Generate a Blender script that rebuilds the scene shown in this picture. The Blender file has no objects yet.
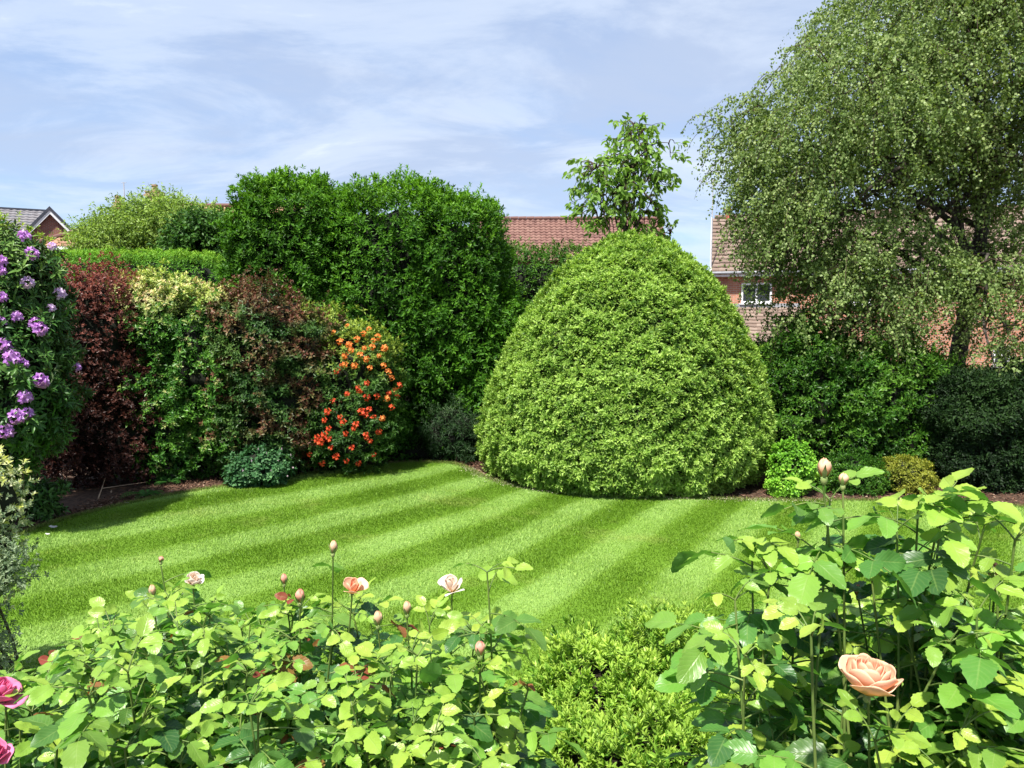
import bpy, math, random
import numpy as np
from mathutils import Vector

R = math.radians
rng = np.random.default_rng(11)
random.seed(5)
scene = bpy.context.scene
COL = scene.collection

# ------------------------------------------------------------------ camera
CAM_H, FPX = 1.9, 740.0
PITCH = math.atan(64 / FPX)
cam_data = bpy.data.cameras.new('camera')
cam_data.sensor_width = 36.0
cam_data.lens = 36.0 * FPX / 1024.0
cam_data.clip_start = 0.05
cam_data.clip_end = 1500
cam = bpy.data.objects.new('camera', cam_data)
COL.objects.link(cam)
cam.location = (0, 0, CAM_H)
cam.rotation_euler = (math.pi / 2 - PITCH, 0, 0)
scene.camera = cam

# ------------------------------------------------------------------ light
SUN = Vector((-0.22, -0.42, 0.88)).normalized()
SUN_EL = math.asin(SUN.z)
world = bpy.data.worlds.new('World')
scene.world = world
world.use_nodes = True
nt = world.node_tree
nt.nodes.clear()
N = nt.nodes.new
L = nt.links.new
sky = N('ShaderNodeTexSky')
sky.sky_type = 'NISHITA'
sky.sun_disc = False
sky.sun_elevation = SUN_EL
sky.sun_rotation = math.atan2(SUN.x, SUN.y)
sky.air_density = 1.0
sky.dust_density = 0.6
sky.ozone_density = 2.0
tc = N('ShaderNodeTexCoord')
sep = N('ShaderNodeSeparateXYZ'); L(tc.outputs['Generated'], sep.inputs[0])
def wmath(op, a, b=None, clamp=False):
    m = N('ShaderNodeMath'); m.operation = op; m.use_clamp = clamp
    for i, v in enumerate((a, b)):
        if v is None: continue
        if hasattr(v, 'links'): L(v, m.inputs[i])
        else: m.inputs[i].default_value = v
    return m.outputs[0]
zz = wmath('ADD', wmath('MAXIMUM', sep.outputs['Z'], 0.0), 0.16)
cx = wmath('DIVIDE', sep.outputs['X'], zz)
cy = wmath('DIVIDE', sep.outputs['Y'], zz)
comb = N('ShaderNodeCombineXYZ'); L(cx, comb.inputs[0]); L(cy, comb.inputs[1])
def wnoise(scale, detail, rough, dist, sx=1.0, sy=1.0, rz=0.0, loc=(0, 0, 0)):
    mp = N('ShaderNodeMapping'); mp.inputs['Scale'].default_value = (sx, sy, 1)
    mp.inputs['Rotation'].default_value = (0, 0, rz); mp.inputs['Location'].default_value = loc
    L(comb.outputs[0], mp.inputs[0])
    n = N('ShaderNodeTexNoise'); n.inputs['Scale'].default_value = scale
    n.inputs['Detail'].default_value = detail; n.inputs['Roughness'].default_value = rough
    n.inputs['Distortion'].default_value = dist
    L(mp.outputs[0], n.inputs['Vector'])
    return n.outputs['Fac']
def wramp(fac, stops):
    r = N('ShaderNodeValToRGB'); L(fac, r.inputs[0])
    r.color_ramp.interpolation = 'EASE'
    while len(r.color_ramp.elements) < len(stops): r.color_ramp.elements.new(0.5)
    for e, (p, c) in zip(r.color_ramp.elements, stops):
        e.position = p; e.color = (c, c, c, 1)
    return r.outputs[0]
veil = wramp(wnoise(0.75, 6, 0.6, 0.35, 0.8, 1.3, R(18)), [(0.30, 0.55), (0.60, 1.0)])
wisp = wramp(wnoise(1.5, 9, 0.62, 0.6, 0.8, 1.15, R(-22), (3.1, 1.7, 0)), [(0.42, 0.0), (0.62, 0.42), (0.76, 0.85)])
skyb = N('ShaderNodeMix'); skyb.data_type = 'RGBA'; skyb.blend_type = 'MULTIPLY'
skyb.inputs[0].default_value = 1.0
L(sky.outputs[0], skyb.inputs[6]); skyb.inputs[7].default_value = (0.74, 0.84, 0.95, 1)
m1 = N('ShaderNodeMix'); m1.data_type = 'RGBA'
hz = wmath('MULTIPLY_ADD', sep.outputs['Z'], 2.6)
hz.node.inputs[2].default_value = 0.5; hz.node.use_clamp = True
L(wmath('MULTIPLY', wmath('MULTIPLY', veil, 0.9), hz), m1.inputs[0]); L(skyb.outputs[2], m1.inputs[6])
m1.inputs[7].default_value = (2.5, 2.98, 3.95, 1)
m2 = N('ShaderNodeMix'); m2.data_type = 'RGBA'
L(wisp, m2.inputs[0]); L(m1.outputs[2], m2.inputs[6]); m2.inputs[7].default_value = (4.1, 4.55, 5.2, 1)
bg = N('ShaderNodeBackground'); bg.inputs['Strength'].default_value = 0.10
L(m2.outputs[2], bg.inputs[0])
wo = N('ShaderNodeOutputWorld'); L(bg.outputs[0], wo.inputs[0])

sun_data = bpy.data.lights.new('sun', 'SUN')
sun_data.energy = 4.6
sun_data.angle = R(2.0)
sun_data.color = (1.0, 0.955, 0.88)
sun_ob = bpy.data.objects.new('sun', sun_data)
COL.objects.link(sun_ob)
sun_ob.rotation_euler = (-SUN).to_track_quat('-Z', 'Y').to_euler()

scene.view_settings.view_transform = 'Standard'
scene.view_settings.look = 'None'
scene.view_settings.exposure = 1.18
scene.view_settings.gamma = 1
scene.cycles.max_bounces = 8
scene.cycles.diffuse_bounces = 4
scene.cycles.glossy_bounces = 2
scene.cycles.transmission_bounces = 5
scene.cycles.caustics_reflective = False
scene.cycles.caustics_refractive = False

# ------------------------------------------------------------------ helpers
def P(px, py, Y):
    """point at world depth Y seen at pixel px, py"""
    a = (px - 512) / FPX; b = (384 - py) / FPX
    cp, sp = math.cos(PITCH), math.sin(PITCH)
    d = np.array([a, cp + b * sp, -sp + b * cp])
    return np.array([0, 0, CAM_H]) + d * (Y / d[1])
def G(px, py, z=0.0):
    a = (px - 512) / FPX; b = (384 - py) / FPX
    cp, sp = math.cos(PITCH), math.sin(PITCH)
    d = np.array([a, cp + b * sp, -sp + b * cp])
    t = (z - CAM_H) / d[2]
    return np.array([0, 0, CAM_H]) + d * t

def norm(v):
    return v / (np.linalg.norm(v, axis=-1, keepdims=True) + 1e-9)
class Noise:
    def __init__(s, scale, seed, n=14):
        g = np.random.default_rng(seed)
        s.k = norm(g.normal(size=(n, 3))) * (2 * math.pi / scale) * g.uniform(0.6, 1.7, (n, 1))
        s.p = g.uniform(0, 6.28, n)
    def __call__(s, p):
        return np.sin(p @ s.k.T + s.p).sum(-1) / math.sqrt(len(s.p) / 2) * 0.7

def link(o, parent=None):
    COL.objects.link(o)
    if parent is not None: o.parent = parent
    return o
def tag(o, label=None, cat=None, group=None, kind=None):
    if label: o['label'] = label
    if cat: o['category'] = cat
    if group: o['group'] = group
    if kind: o['kind'] = kind
    return o
def thing(name, label, cat, loc=(0, 0, 0), group=None):
    o = bpy.data.objects.new(name, None)
    o.location = tuple(float(x) for x in loc); o.empty_display_size = 0.1
    link(o); tag(o, label, cat, group)
    return o
def np_mesh(name, verts, faces, mat, parent=None, attrs=None, smooth=False, world_space=True):
    """faces: (M,k) int array of one size. verts in world space, moved to the parent's frame"""
    verts = np.asarray(verts, dtype=np.float32).reshape(-1, 3)
    faces = np.asarray(faces, dtype=np.int32)
    if parent is not None and world_space:
        verts = verts - np.array(parent_world(parent), dtype=np.float32)
    me = bpy.data.meshes.new(name)
    k = faces.shape[1]; M = faces.shape[0]
    me.vertices.add(len(verts)); me.vertices.foreach_set('co', verts.ravel())
    me.loops.add(M * k); me.loops.foreach_set('vertex_index', faces.ravel())
    me.polygons.add(M)
    me.polygons.foreach_set('loop_start', np.arange(M, dtype=np.int32) * k)
    me.polygons.foreach_set('loop_total', np.full(M, k, dtype=np.int32))
    if smooth: me.polygons.foreach_set('use_smooth', np.ones(M, dtype=bool))
    for an, av in (attrs or {}).items():
        av = np.asarray(av, dtype=np.float32)
        if av.ndim == 1:
            a = me.attributes.new(an, 'FLOAT', 'POINT'); a.data.foreach_set('value', av)
        else:
            a = me.attributes.new(an, 'FLOAT_VECTOR', 'POINT'); a.data.foreach_set('vector', av.ravel())
    me.update(calc_edges=True)
    if mat: me.materials.append(mat)
    o = bpy.data.objects.new(name, me)
    return link(o, parent)
def parent_world(p):
    v = Vector((0, 0, 0))
    while p is not None:
        v = v + Vector(p.location); p = p.parent
    return v

class MB:
    """collects quads / tris as polygons of any size (small things)"""
    def __init__(s): s.v = []; s.f = []
    def add(s, vs, fs):
        o = len(s.v); s.v += [tuple(float(c) for c in x) for x in vs]; s.f += [tuple(i + o for i in f) for f in fs]
    def box(s, x0, y0, z0, x1, y1, z1):
        s.add([(x0, y0, z0), (x1, y0, z0), (x1, y1, z0), (x0, y1, z0), (x0, y0, z1), (x1, y0, z1), (x1, y1, z1), (x0, y1, z1)],
              [(0, 3, 2, 1), (4, 5, 6, 7), (0, 1, 5, 4), (1, 2, 6, 5), (2, 3, 7, 6), (3, 0, 4, 7)])
    def prism(s, pts, d):
        """polygon pts extruded by vector d"""
        n = len(pts); a = [np.array(p, float) for p in pts]; b = [p + np.array(d, float) for p in a]
        s.add(a + b, [tuple(range(n))[::-1], tuple(range(n, 2 * n))] + [(i, (i + 1) % n, n + (i + 1) % n, n + i) for i in range(n)])
    def tube(s, pts, rad, k=6):
        v, f = tube_arrays([(np.array(pts, float), np.array(rad, float))], k)
        s.add(v, [tuple(x) for x in f])
    def build(s, name, mat, parent=None, smooth=False, bevel=0):
        me = bpy.data.meshes.new(name)
        off = parent_world(parent) if parent is not None else Vector((0, 0, 0))
        me.from_pydata([(a - off.x, b - off.y, c - off.z) for a, b, c in s.v], [], s.f)
        me.validate()
        if smooth:
            for p in me.polygons: p.use_smooth = True
        me.materials.append(mat)
        o = bpy.data.objects.new(name, me)
        link(o, parent)
        if bevel:
            b = o.modifiers.new('bevel', 'BEVEL'); b.width = bevel; b.segments = 2
        return o

def tube_arrays(paths, k=5):
    """paths: list of (points (n,3), radii (n,)). one quad tube each, returns verts, faces"""
    V = []; F = []; o = 0
    ang = np.arange(k) * 2 * math.pi / k
    for pts, rad in paths:
        n = len(pts)
        t = norm(np.gradient(pts, axis=0))
        ref = np.array([0.31, 0.17, 0.93]) if abs(t[0][2]) < 0.8 else np.array([0.95, 0.2, 0.1])
        a = norm(np.cross(t, ref)); b = np.cross(t, a)
        ring = (a[:, None, :] * np.cos(ang)[None, :, None] + b[:, None, :] * np.sin(ang)[None, :, None]) * np.asarray(rad)[:, None, None] + pts[:, None, :]
        V.append(ring.reshape(-1, 3))
        i = np.arange(n - 1)[:, None] * k; j = np.arange(k)[None, :]; j2 = (j + 1) % k
        F.append(np.stack([i + j, i + j2, i + k + j2, i + k + j], -1).reshape(-1, 4) + o)
        o += n * k
    return np.concatenate(V), np.concatenate(F)
def curve_pts(a, b, n=8, sag=0.0, wob=0.0, mid=None):
    a = np.array(a, float); b = np.array(b, float)
    t = np.linspace(0, 1, n)[:, None]
    p = a + (b - a) * t
    p[:, 2] += (4 * t * (1 - t))[:, 0] * sag
    if wob:
        ln = np.linalg.norm(b - a)
        for q in (1, 2, 3):
            p += np.sin(t * math.pi * q) * rng.normal(size=3) * wob * ln / q
    return p

# ------------------------------------------------------------------ materials
def new_mat(name):
    m = bpy.data.materials.new(name); m.use_nodes = True
    m.node_tree.nodes.clear()
    return m, m.node_tree.nodes.new, m.node_tree.links.new
def ramp_node(NN, LL, fac, stops):
    r = NN('ShaderNodeValToRGB')
    LL(fac, r.inputs[0])
    while len(r.color_ramp.elements) < len(stops): r.color_ramp.elements.new(0.5)
    for e, (p, c) in zip(r.color_ramp.elements, stops):
        e.position = p; e.color = (*c, 1)
    return r.outputs[0]
def leaf_mat(name, stops, young=None, rough=0.5, trans=0.3, spec=0.2, tcol=(1.25, 1.3, 0.55), veins=False, under=None):
    """leaf colours picked per leaf by 'tint', new growth by 'age'"""
    m, NN, LL = new_mat(name)
    at = NN('ShaderNodeAttribute'); at.attribute_name = 'tint'
    col = ramp_node(NN, LL, at.outputs['Fac'], stops)
    if young:
        ag = NN('ShaderNodeAttribute'); ag.attribute_name = 'age'
        mx = NN('ShaderNodeMix'); mx.data_type = 'RGBA'
        LL(ag.outputs['Fac'], mx.inputs[0]); LL(col, mx.inputs[6])
        if isinstance(young, list):
            LL(ramp_node(NN, LL, at.outputs['Fac'], young), mx.inputs[7])
        else: mx.inputs[7].default_value = (*young, 1)
        col = mx.outputs[2]
    bsdf = NN('ShaderNodeBsdfPrincipled')
    if veins:
        lv = NN('ShaderNodeAttribute'); lv.attribute_name = 'lv'
        sp = NN('ShaderNodeSeparateXYZ'); LL(lv.outputs['Vector'], sp.inputs[0])
        def mth(op, a, b=None):
            q = NN('ShaderNodeMath'); q.operation = op
            for i, v in enumerate((a, b)):
                if v is None: continue
                if hasattr(v, 'links'): LL(v, q.inputs[i])
                else: q.inputs[i].default_value = v
            return q.outputs[0]
        au = mth('ABSOLUTE', sp.outputs[0])
        mid = mth('SUBTRACT', 1.0, mth('MULTIPLY', au, 11.0)); mid = mth('MAXIMUM', mid, 0.0)
        ph = mth('SUBTRACT', mth('MULTIPLY', sp.outputs[1], 46.0), mth('MULTIPLY', au, 15.0))
        sv = mth('POWER', mth('ADD', mth('MULTIPLY', mth('SINE', ph), 0.5), 0.5), 5.0)
        vv = mth('MINIMUM', mth('ADD', mth('MULTIPLY', sv, 0.35), mid), 1.0)
        mv = NN('ShaderNodeMix'); mv.data_type = 'RGBA'; mv.blend_type = 'MIX'
        LL(mth('MULTIPLY', vv, 0.32), mv.inputs[0]); LL(col, mv.inputs[6]); mv.inputs[7].default_value = (0.30, 0.42, 0.12, 1)
        col = mv.outputs[2]
        bp = NN('ShaderNodeBump'); bp.inputs['Strength'].default_value = 0.35; bp.inputs['Distance'].default_value = 0.0012
        bp.invert = True
        LL(vv, bp.inputs['Height']); LL(bp.outputs[0], bsdf.inputs['Normal'])
    if under:
        geo = NN('ShaderNodeNewGeometry')
        mu = NN('ShaderNodeMix'); mu.data_type = 'RGBA'
        LL(geo.outputs['Backfacing'], mu.inputs[0]); LL(col, mu.inputs[6]); mu.inputs[7].default_value = (*under, 1)
        col = mu.outputs[2]
    LL(col, bsdf.inputs['Base Color'])
    bsdf.inputs['Roughness'].default_value = rough
    bsdf.inputs['Specular IOR Level'].default_value = spec
    tr = NN('ShaderNodeBsdfTranslucent')
    tm = NN('ShaderNodeMix'); tm.data_type = 'RGBA'; tm.blend_type = 'MULTIPLY'; tm.inputs[0].default_value = 1
    LL(col, tm.inputs[6]); tm.inputs[7].default_value = (*tcol, 1)
    LL(tm.outputs[2], tr.inputs[0])
    ms = NN('ShaderNodeMixShader'); ms.inputs[0].default_value = trans
    LL(bsdf.outputs[0], ms.inputs[1]); LL(tr.outputs[0], ms.inputs[2])
    out = NN('ShaderNodeOutputMaterial'); LL(ms.outputs[0], out.inputs[0])
    return m
def noise_mat(name, c1, c2, scale=8.0, rough=0.8, bump=0.0, spec=0.3, detail=5, lo=0.35, hi=0.65, stretch=(1, 1, 1)):
    m, NN, LL = new_mat(name)
    t = NN('ShaderNodeTexCoord'); mp = NN('ShaderNodeMapping'); mp.inputs['Scale'].default_value = stretch
    LL(t.outputs['Object'], mp.inputs[0])
    n = NN('ShaderNodeTexNoise'); n.inputs['Scale'].default_value = scale; n.inputs['Detail'].default_value = detail
    LL(mp.outputs[0], n.inputs['Vector'])
    col = ramp_node(NN, LL, n.outputs['Fac'], [(lo, c1), (hi, c2)])
    b = NN('ShaderNodeBsdfPrincipled'); LL(col, b.inputs['Base Color'])
    b.inputs['Roughness'].default_value = rough; b.inputs['Specular IOR Level'].default_value = spec
    if bump:
        bp = NN('ShaderNodeBump'); bp.inputs['Strength'].default_value = 0.6; bp.inputs['Distance'].default_value = bump
        LL(n.outputs['Fac'], bp.inputs['Height']); LL(bp.outputs[0], b.inputs['Normal'])
    out = NN('ShaderNodeOutputMaterial'); LL(b.outputs[0], out.inputs[0])
    return m
def brick_mat(name, c1, c2, mortar):
    m, NN, LL = new_mat(name)
    t = NN('ShaderNodeTexCoord'); s = NN('ShaderNodeSeparateXYZ'); LL(t.outputs['Object'], s.inputs[0])
    a = NN('ShaderNodeMath'); LL(s.outputs[0], a.inputs[0]); LL(s.outputs[1], a.inputs[1])
    c = NN('ShaderNodeCombineXYZ'); LL(a.outputs[0], c.inputs[0]); LL(s.outputs[2], c.inputs[1])
    br = NN('ShaderNodeTexBrick'); LL(c.outputs[0], br.inputs['Vector'])
    br.inputs['Color1'].default_value = (*c1, 1); br.inputs['Color2'].default_value = (*c2, 1); br.inputs['Mortar'].default_value = (*mortar, 1)
    br.inputs['Scale'].default_value = 1.0; br.inputs['Brick Width'].default_value = 0.225; br.inputs['Row Height'].default_value = 0.075
    br.inputs['Mortar Size'].default_value = 0.009
    n = NN('ShaderNodeTexNoise'); n.inputs['Scale'].default_value = 1.3; LL(t.outputs['Object'], n.inputs['Vector'])
    mx = NN('ShaderNodeMix'); mx.data_type = 'RGBA'; mx.blend_type = 'MULTIPLY'; mx.inputs[0].default_value = 1
    LL(br.outputs['Color'], mx.inputs[6]); LL(ramp_node(NN, LL, n.outputs['Fac'], [(0.3, (0.75, 0.72, 0.7)), (0.7, (1.1, 1.1, 1.1))]), mx.inputs[7])
    b = NN('ShaderNodeBsdfPrincipled'); LL(mx.outputs[2], b.inputs['Base Color']); b.inputs['Roughness'].default_value = 0.85
    out = NN('ShaderNodeOutputMaterial'); LL(b.outputs[0], out.inputs[0])
    return m

M_bark = noise_mat('bark', (0.035, 0.025, 0.018), (0.11, 0.085, 0.06), 14, 0.9, 0.01, stretch=(1, 1, 0.3))
M_twig = noise_mat('twig', (0.03, 0.018, 0.012), (0.07, 0.045, 0.03), 10, 0.85)
M_core = noise_mat('shade_core', (0.004, 0.006, 0.003), (0.012, 0.014, 0.007), 30, 0.95, 0.0)  # solid hull for inner twigs, the shade inside the shrubs painted near black
M_birch_bark = noise_mat('birch_bark', (0.025, 0.02, 0.016), (0.10, 0.085, 0.07), 9, 0.85, 0.006, stretch=(1, 1, 2.2))
M_white = noise_mat('white_paint', (0.74, 0.75, 0.76), (0.82, 0.82, 0.82), 4, 0.4)
M_metal = noise_mat('aerial_metal', (0.35, 0.35, 0.37), (0.5, 0.5, 0.52), 8, 0.4)
M_lead = noise_mat('lead', (0.20, 0.21, 0.23), (0.30, 0.31, 0.33), 6, 0.6)

# ------------------------------------------------------------------ leaf templates  (x across, y along, z normal)
def tmpl_diamond(w, fold=0.12):
    v = np.array([[0, 0, 0], [w / 2, 0.45, fold], [0, 1, -0.08], [-w / 2, 0.45, fold]])
    return v, np.array([[0, 1, 2, 3]])
def tmpl_fold(w, fold=0.10, tip=-0.12, wide=0.45):
    v = np.array([[0, 0, 0], [w / 2, wide, fold], [0, 1, tip], [-w / 2, wide, fold], [0, wide, 0.0]])
    return v, np.array([[0, 1, 2, 4], [0, 4, 2, 3]])
def tmpl_oval(w, fold=0.08, tip=-0.15):
    v = np.array([[0, 0, 0], [w * .42, .25, fold], [w * .5, .55, fold], [w * .3, .82, fold * .3 + tip * .4], [0, 1, tip],
                  [-w * .3, .82, fold * .3 + tip * .4], [-w * .5, .55, fold], [-w * .42, .25, fold], [0, .3, 0], [0, .7, tip * .25]])
    return v, np.array([[0, 1, 2, 8], [8, 2, 3, 9], [9, 3, 4, 4], [0, 8, 6, 7], [8, 9, 5, 6], [9, 4, 4, 5]])[[0, 1, 3, 4]], \
        np.array([[9, 3, 4, 5]])
def tmpl_oval_q(w, fold=0.08, tip=-0.15):
    a, b, c = tmpl_oval(w, fold, tip)
    return a, np.concatenate([b, c])

def instance(tm, pos, d, m, s, tint, age=None):
    """copy a leaf template to every pos with direction d, face normal m, length s"""
    tv, tf = tm
    d = norm(d); m = norm(m - (m * d).sum(-1, keepdims=True) * d); x = np.cross(d, m)
    n = len(pos); k = len(tv)
    s = np.broadcast_to(np.asarray(s, float), (n,))
    v = (tv[None, :, 0, None] * x[:, None, :] + tv[None, :, 1, None] * d[:, None, :] + tv[None, :, 2, None] * m[:, None, :]) * s[:, None, None] + pos[:, None, :]
    f = tf[None] + (np.arange(n) * k)[:, None, None]
    at = {'tint': np.repeat(np.clip(tint, 0, 1), k)}
    if age is not None: at['age'] = np.repeat(np.clip(age, 0, 1), k)
    return v.reshape(-1, 3), f.reshape(-1, tf.shape[1]), at

def rosettes(pos, nrm, tm, K, size, spread=(25, 80), stem=0.5, jit=0.15, tint_j=0.25, age=None, tint0=None, seed=0, droop=0.0):
    """K leaves round every shoot tip"""
    g = np.random.default_rng(seed + 1000)
    n = len(pos); nrm = norm(nrm)
    ref = norm(g.normal(size=(n, 3)))
    a = norm(np.cross(nrm, ref)); b = np.cross(nrm, a)
    ph = g.uniform(0, 6.28, (n, 1)) + np.arange(K)[None, :] * 2.399
    frac = np.linspace(0, 1, K)[None, :] * np.ones((n, 1))
    th = np.radians(spread[1] + (spread[0] - spread[1]) * frac + g.normal(0, 9, (n, K)))
    ct, st = np.cos(th)[..., None], np.sin(th)[..., None]
    rad = a[:, None, :] * np.cos(ph)[..., None] + b[:, None, :] * np.sin(ph)[..., None]
    d = nrm[:, None, :] * ct + rad * st + g.normal(0, jit, (n, K, 3))
    d[..., 2] -= droop
    m = nrm[:, None, :] * st - rad * ct * 0.6 + g.normal(0, jit, (n, K, 3)) + np.array([0, 0, 0.25])
    sz = size * (1.0 - 0.3 * frac) * g.uniform(0.75, 1.2, (n, K)) * g.uniform(0.8, 1.15, (n, 1))
    p = pos[:, None, :] + nrm[:, None, :] * (frac - 1)[..., None] * size * stem
    t0 = g.uniform(0.15, 0.85, (n, 1)) if tint0 is None else tint0[:, None]
    tint = t0 + g.normal(0, tint_j, (n, K))
    ag = None
    if age is not None: ag = (age[:, None] * (0.35 + 0.65 * frac)).ravel()
    else: ag = np.zeros(n * K)
    return instance(tm, p.reshape(-1, 3), d.reshape(-1, 3), m.reshape(-1, 3), sz.ravel(), tint.ravel(), ag)

# blobs: (centre xyz, radii xyz, exponent)
def blob_sample(blobs, n, seed=0, zmin=0.02, top_bias=0.0):
    g = np.random.default_rng(seed)
    area = np.array([(r[0] * r[1] + r[1] * r[2] + r[0] * r[2]) for c, r, e in blobs])
    cnt = (area / area.sum() * n * 1.0).astype(int)
    PP = []; NNm = []
    for i, (c, r, e) in enumerate(blobs):
        c = np.array(c, float); r = np.array(r, float)
        m = cnt[i] * 4
        u = norm(g.normal(size=(m, 3)))
        k = (np.abs(u / r) ** e).sum(-1) ** (-1 / e)
        p = u * k[:, None]
        gr = norm(np.sign(p) * np.abs(p / r) ** (e - 1) / r)
        w = k ** 2 / np.maximum((u * gr).sum(-1), 0.15)
        keep = g.uniform(size=m) < w / np.quantile(w, 0.97)
        p, gr = p[keep][:cnt[i] * 2], gr[keep][:cnt[i] * 2]
        q = p + c
        ok = q[:, 2] > zmin
        for j, (c2, r2, e2) in enumerate(blobs):
            if j == i: continue
            ins = (np.abs((q - np.array(c2)) / np.array(r2)) ** e2).sum(-1) ** (1 / e2)
            ok &= ins > 0.9
        q, gr = q[ok], gr[ok]
        sel = g.permutation(len(q))[:cnt[i]]
        PP.append(q[sel]); NNm.append(gr[sel])
    return np.concatenate(PP), np.concatenate(NNm)
def face_camera_only(p, nr, frac_back, seed=0):
    """thin the far side, which nobody can see"""
    g = np.random.default_rng(seed + 7)
    view = norm(np.array([0, 0, CAM_H]) - p)
    keep = ((nr * view).sum(-1) > -0.35) | (g.uniform(size=len(p)) < frac_back)
    return p[keep], nr[keep]
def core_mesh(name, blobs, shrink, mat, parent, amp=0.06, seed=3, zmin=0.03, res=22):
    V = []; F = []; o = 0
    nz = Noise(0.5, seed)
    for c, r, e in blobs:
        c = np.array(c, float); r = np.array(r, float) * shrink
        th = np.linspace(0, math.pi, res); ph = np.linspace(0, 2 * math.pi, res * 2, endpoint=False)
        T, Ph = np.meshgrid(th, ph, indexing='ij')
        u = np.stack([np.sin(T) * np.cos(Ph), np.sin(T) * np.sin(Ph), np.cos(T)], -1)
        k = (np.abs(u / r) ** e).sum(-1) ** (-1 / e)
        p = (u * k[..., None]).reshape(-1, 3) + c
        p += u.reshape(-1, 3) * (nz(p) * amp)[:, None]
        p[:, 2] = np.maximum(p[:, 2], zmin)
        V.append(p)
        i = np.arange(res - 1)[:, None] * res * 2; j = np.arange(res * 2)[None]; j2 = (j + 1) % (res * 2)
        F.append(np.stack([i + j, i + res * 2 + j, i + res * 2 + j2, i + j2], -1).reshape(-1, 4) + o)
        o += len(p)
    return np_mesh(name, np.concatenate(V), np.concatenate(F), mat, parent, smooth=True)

def shrub(name, label, cat, blobs, mat, n, K, size, tm, spread=(25, 80), up=0.3, amp=0.08, nscale=0.5, depth=0.22, seed=1,
          core=0.8, age_fn=None, gap=None, group=None, foliage='foliage', stem=0.5, jit=0.15, tint_j=0.18, droop=0.0, zmin=0.03,
          stems=True, back=0.25, base=None, out_shoots=0.0, core_mat=None):
    cs = np.array([b[0] for b in blobs])
    if base is None: base = (cs[:, 0].mean(), cs[:, 1].mean(), 0)
    root = thing(name, label, cat, base, group)
    p, nr = blob_sample(blobs, n, seed)
    p, nr = face_camera_only(p, nr, back, seed)
    g = np.random.default_rng(seed + 50)
    n1, n2, n3 = Noise(nscale, seed + 1), Noise(nscale * 0.38, seed + 2), Noise(nscale * 2.5, seed + 3)
    h = n1(p) * amp + n2(p) * amp * 0.5
    lay = g.uniform(0, 1, len(p)) ** 1.6 * depth
    spike = (g.uniform(size=len(p)) < out_shoots) * g.uniform(0.5, 1.6, len(p)) * amp
    if gap is not None:
        keep = (n2(p) * 0.6 + n1(p) * 0.5 + g.normal(0, 0.2, len(p))) > gap
        p, nr, h, lay, spike = p[keep], nr[keep], h[keep], lay[keep], spike[keep]
    q = p + nr * (h - lay + spike)[:, None]
    q[:, 2] = np.maximum(q[:, 2], zmin)
    sd = norm(nr + np.array([0, 0, up]) + g.normal(0, 0.28, nr.shape))
    tint0 = np.clip(0.5 + 0.22 * n3(p) + g.normal(0, 0.16, len(p)), 0, 1)
    age = np.clip(age_fn(q, nr, g), 0, 1) if age_fn else None
    v, f, at = rosettes(q, sd, tm, K, size, spread, stem, jit, tint_j, age, tint0, seed, droop)
    np_mesh(foliage, v, f, mat, root, at)
    if core: core_mesh('shade_core', blobs, core - 0.05, core_mat or M_core, root, amp * 0.8, seed)
    if stems:
        paths = []
        bx = np.array(base, float)
        for i in range(7 if stems is True else stems):
            b = blobs[i % len(blobs)]
            s0 = bx + np.array([g.normal(0, 0.10), g.normal(0, 0.10), 0.0])
            e0 = np.array(b[0]) + g.uniform(-0.6, 0.6, 3) * np.array(b[1])
            e0[2] = max(e0[2], 0.3 * b[0][2] + 0.1)
            c = curve_pts(s0, e0, 7, 0, 0.05); paths.append((c, np.linspace(0.022, 0.008, 7) * max(0.5, b[1][0])))
        v, f = tube_arrays(paths, 5); np_mesh('stem', v, f, M_bark, root, smooth=True)
    return root

def blob_px(px, py, Y, wpx, hpx, ry, e=2.3):
    """ellipsoid centred where px, py sits at depth Y; half sizes in pixels"""
    s = Y / FPX
    return (tuple(P(px, py, Y)), (wpx * s, ry, hpx * s), e)

# ================================================================== SETTING
LAWN_EDGE_PX = [(-260, 610), (-60, 566), (25, 536), (60, 524), (100, 513), (150, 502), (205, 492), (250, 486), (300, 478), (340, 471), (390, 466),
                (430, 464.5), (455, 466), (470, 472), (488, 482), (520, 490), (560, 495), (620, 499), (700, 502), (760, 503.5),
                (830, 504), (900, 503.5), (960, 505), (1030, 511), (1120, 520), (1300, 536)]
edge = np.array([G(a, b)[:2] for a, b in LAWN_EDGE_PX])
tt = np.linspace(0, len(edge) - 1, 220)
edge_s = np.stack([np.interp(tt, np.arange(len(edge)), edge[:, i]) for i in (0, 1)], -1)
kern = np.ones(7) / 7
pad = np.pad(edge_s, ((3, 3), (0, 0)), mode='edge')
edge_s = np.stack([np.convolve(pad[:, i], kern, 'valid') for i in (0, 1)], -1)
NEAR = 2.75
lawn_poly = np.concatenate([edge_s, [[edge_s[-1][0], NEAR], [edge_s[0][0], NEAR]]])
M_soil = noise_mat('soil', (0.030, 0.017, 0.010), (0.095, 0.055, 0.035), 22, 0.95, 0.02)
mb = MB(); mb.add([(-300, -120, 0), (300, -120, 0), (300, 500, 0), (-300, 500, 0)], [(0, 1, 2, 3)])
tag(mb.build('ground', M_soil), kind='structure')

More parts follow.
